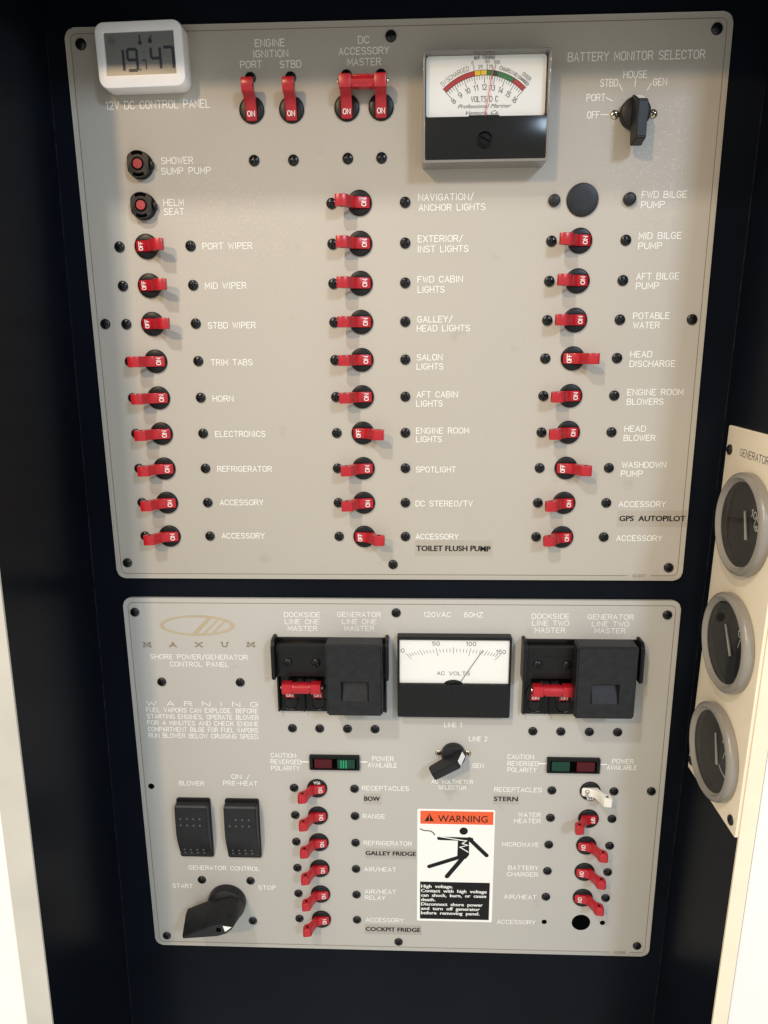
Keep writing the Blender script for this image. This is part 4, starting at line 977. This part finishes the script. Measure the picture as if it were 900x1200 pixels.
# ------------------------------------------------------------------ electric-shock warning sticker
def sticker():
    x0, y1, wd_, ht = 14.9, -333.2, 55.0, 94.1
    t = thing('warning_sticker', 'white warning sticker with orange header and black figure struck by electricity', 'warning sticker', x0 + wd_ / 2, y1 - ht / 2)
    def P(X, Y): return ((X - 88) * wd_ / 413.0 - wd_ / 2, -(Y - 500) * ht / 605.0 + ht / 2)
    mb = MB(); mb.prism(rrect(-wd_ / 2, wd_ / 2, -ht / 2, ht / 2, 1.0, 4), 0.02, 0.18); mb.build('backing', M['white'], t)
    mb = MB(); mb.sheet([P(104, 577), P(492, 577), P(492, 509), P(104, 509)], 0.22); hd = mb.build('orange_header', M['orange'], t)
    mb = MB(); mb.sheet([P(126, 563), P(177, 563), P(152, 523)], 0.25); mb.build('warning_triangle', M['ink'], hd)
    mb = MB(); mb.ribbon([P(152, 533), P(152, 550)], 0.7, 0.28); mb.ribbon([P(152, 555), P(152, 558)], 0.7, 0.28); mb.build('exclamation_mark', M['orange'], hd)
    xa, ya = P(198, 547); xb, _ = P(462, 547)
    f = font_mb('WARNING', xa, ya, 5.6, xb - xa, 0.25, 'L', 0.006); f.build('lettering', M['ink'], hd)
    mb = MB()
    def limb(pts, w, z):
        mb.ribbon([P(*p) for p in pts], w, z, ext=0.0)
        for p in (pts[0], pts[-1]): mb.sheet(circ(*P(*p), w / 2, 16), z + .022)
    mb.sheet(circ(*P(336, 612), 3.0, 28), 0.23)
    limb([(205, 652), (378, 655)], 2.9, 0.235); limb([(366, 652), (462, 739)], 3.0, 0.245)
    mb.sheet([P(306, 660), P(366, 650), P(368, 738), P(352, 758), P(318, 768), P(304, 750)], 0.255)
    limb([(318, 750), (153, 804)], 3.0, 0.262); limb([(350, 735), (250, 856)], 3.3, 0.27)
    mb.build('shocked_figure', M['ink'], t)
    mb = MB(); mb.ribbon([P(196, 641), P(330, 661), P(352, 662), P(330, 678), P(360, 686), P(318, 697), P(362, 722)], 0.75, 0.285); mb.build('lightning_bolt', M['white'], t)
    mb = MB(); mb.ribbon([P(104, 604), P(122, 612), P(160, 615), P(172, 622), P(181, 634)], 0.8, 0.235); mb.build('live_wire', M['ink'], t)
    mb = MB(); mb.sheet([P(104, 1093), P(484, 1093), P(484, 887), P(104, 887)], 0.22); bx = mb.build('black_text_box', M['ink'], t)
    for k, (s_, w) in enumerate((('High  voltage.', 173), ('Contact  with  high  voltage', 358), ('can  shock,  burn,  or  cause', 356), ('death.', 78), ('Disconnect  shore  power', 338), ('and  turn  off  generator', 322), ('before  removing  panel.', 322))):
        x, y = P(110, 911 + 24.6 * k); x2, _ = P(110 + w, 900)
        f = font_mb(s_, x - .06, y, 2.75, x2 - x, 0.25, 'L', 0.008); f2 = font_mb(s_, x + .1, y, 2.75, x2 - x, 0.28, 'L', 0.008); f.add(f2.v, f2.f); f.build('lettering', M['white'], bx)
sticker()

# ------------------------------------------------------------------ generator gauge plate on the right-hand wall
def wall_matrix(z, y):
    """frame on the right wall: local x = towards the viewer, local y = up, local z = out of that wall"""
    o = W(nx_r(y, z), y, z)
    ax = A3 @ Vector((0, 0, 1)); ay = (A3 @ Vector((NR, 1, 0))).normalized(); az = ax.cross(ay)
    m_ = Matrix((ax, ay, az)).transposed().to_4x4(); m_.translation = o; return m_
def gauges():
    t = thing('gauge_plate', 'cream generator gauge plate on the right niche wall', 'gauge plate', matrix=wall_matrix(44.5, -175.5))
    mb = MB(); mb.prism(rrect(-36.0, 36.2, -115.5, 114.5, 1.0, 4), 0.05, 2.0, 0.4); mb.build('plate', M['cream'], t)
    for sx, sy in ((-30.5, 100.5), (29, 100.5), (-31, -108), (29.5, -108.5)): screw(t, sx, sy, 2.0)
    mb = MB(); stroke(mb, 'GENERATOR', 0, 101.0, 4.0, 34, 0.42, 2.08, 'C'); mb.build('lettering', M['grey_ink'], t)
    specs = [(-113.0, 'uppermost round gauge, reading beside 100', [(0, 7.9), (5.6, -7.6)], [('100', 10.6, 7.4, 3.8, 10.5), ('60', 14.2, .6, 2.6, 6.0), ('T', 20.5, -5.0, 3.0, 4.0)], 0),
             (-184.6, 'middle round gauge between two others, needle beside 0', [(-5.7, 9.1), (5.0, -6.4)], [('0', 10.5, 9.6, 3.4, 4.2), ('1', 17, 2, 2.2, 1)], 0),
             (-256.0, 'lowest round gauge, white line from its needle foot', [(-.7, 12), (6, -5.6)], [('10', 9.6, 11.2, 3.6, 7.5)], 1)]
    for y, lab, nd, txt, ex in specs:
        g_ = thing('round_gauge', lab + ', taupe ring', 'gauge', matrix=wall_matrix(46.5, y), group='generator gauges')
        T = Matrix.Translation((0, 0, 2.0))
        mb = MB(); mb.lathe([(29.0, 0.05), (29.6, 0.6), (29.6, 3.6), (29.2, 5.0), (27.4, 6.4), (26.6, 6.5), (26.0, 6.0), (25.2, 4.6), (24.7, 4.2), (24.2, 3.9), (24.2, 0.2)], 0, 0, 72, cap=False, T=T); mb.build('bezel_ring', M['gauge_ring'], g_)
        mb = MB(); mb.lathe([(24.6, 2.7), (0.01, 2.7)], 0, 0, 48, cap=False); d_ = mb.build('dial', M['gauge_dial'], g_)
        mb = MB()
        for s_, x, yy, cap, w in txt: stroke(mb, s_, x, yy, cap, w, 0.8, 2.8, 'C', rot=-10)
        mb.ribbon(circ(22, 0, 12, 14, R(110), R(175)), 0.7, 2.8)
        if ex: mb.ribbon([(6, -5.6), (9.6, -7.4), (19, -9), (22.8, -11)], 1.0, 2.82)
        mb.build('dial_print', M['needle'], d_)
        mb = MB(); (xa, ya), (xb, yb) = nd; d = Vector((xa - xb, ya - yb)).normalized(); nn = Vector((-d.y, d.x))
        mb.prism([(xa + nn.x * .6, ya + nn.y * .6), (xb + nn.x * 1.25, yb + nn.y * 1.25), (xb - nn.x * 1.25, yb - nn.y * 1.25), (xa - nn.x * .6, ya - nn.y * .6)][::-1], 3.8, 4.4); mb.build('needle', M['needle'], g_)
        mb = MB(); mb.lathe([(24.5, 5.6), (24.4, 6.0), (12, 6.3), (0.01, 6.4)], 0, 0, 48, cap=False); mb.build('glass', M['glass'], g_)
gauges()
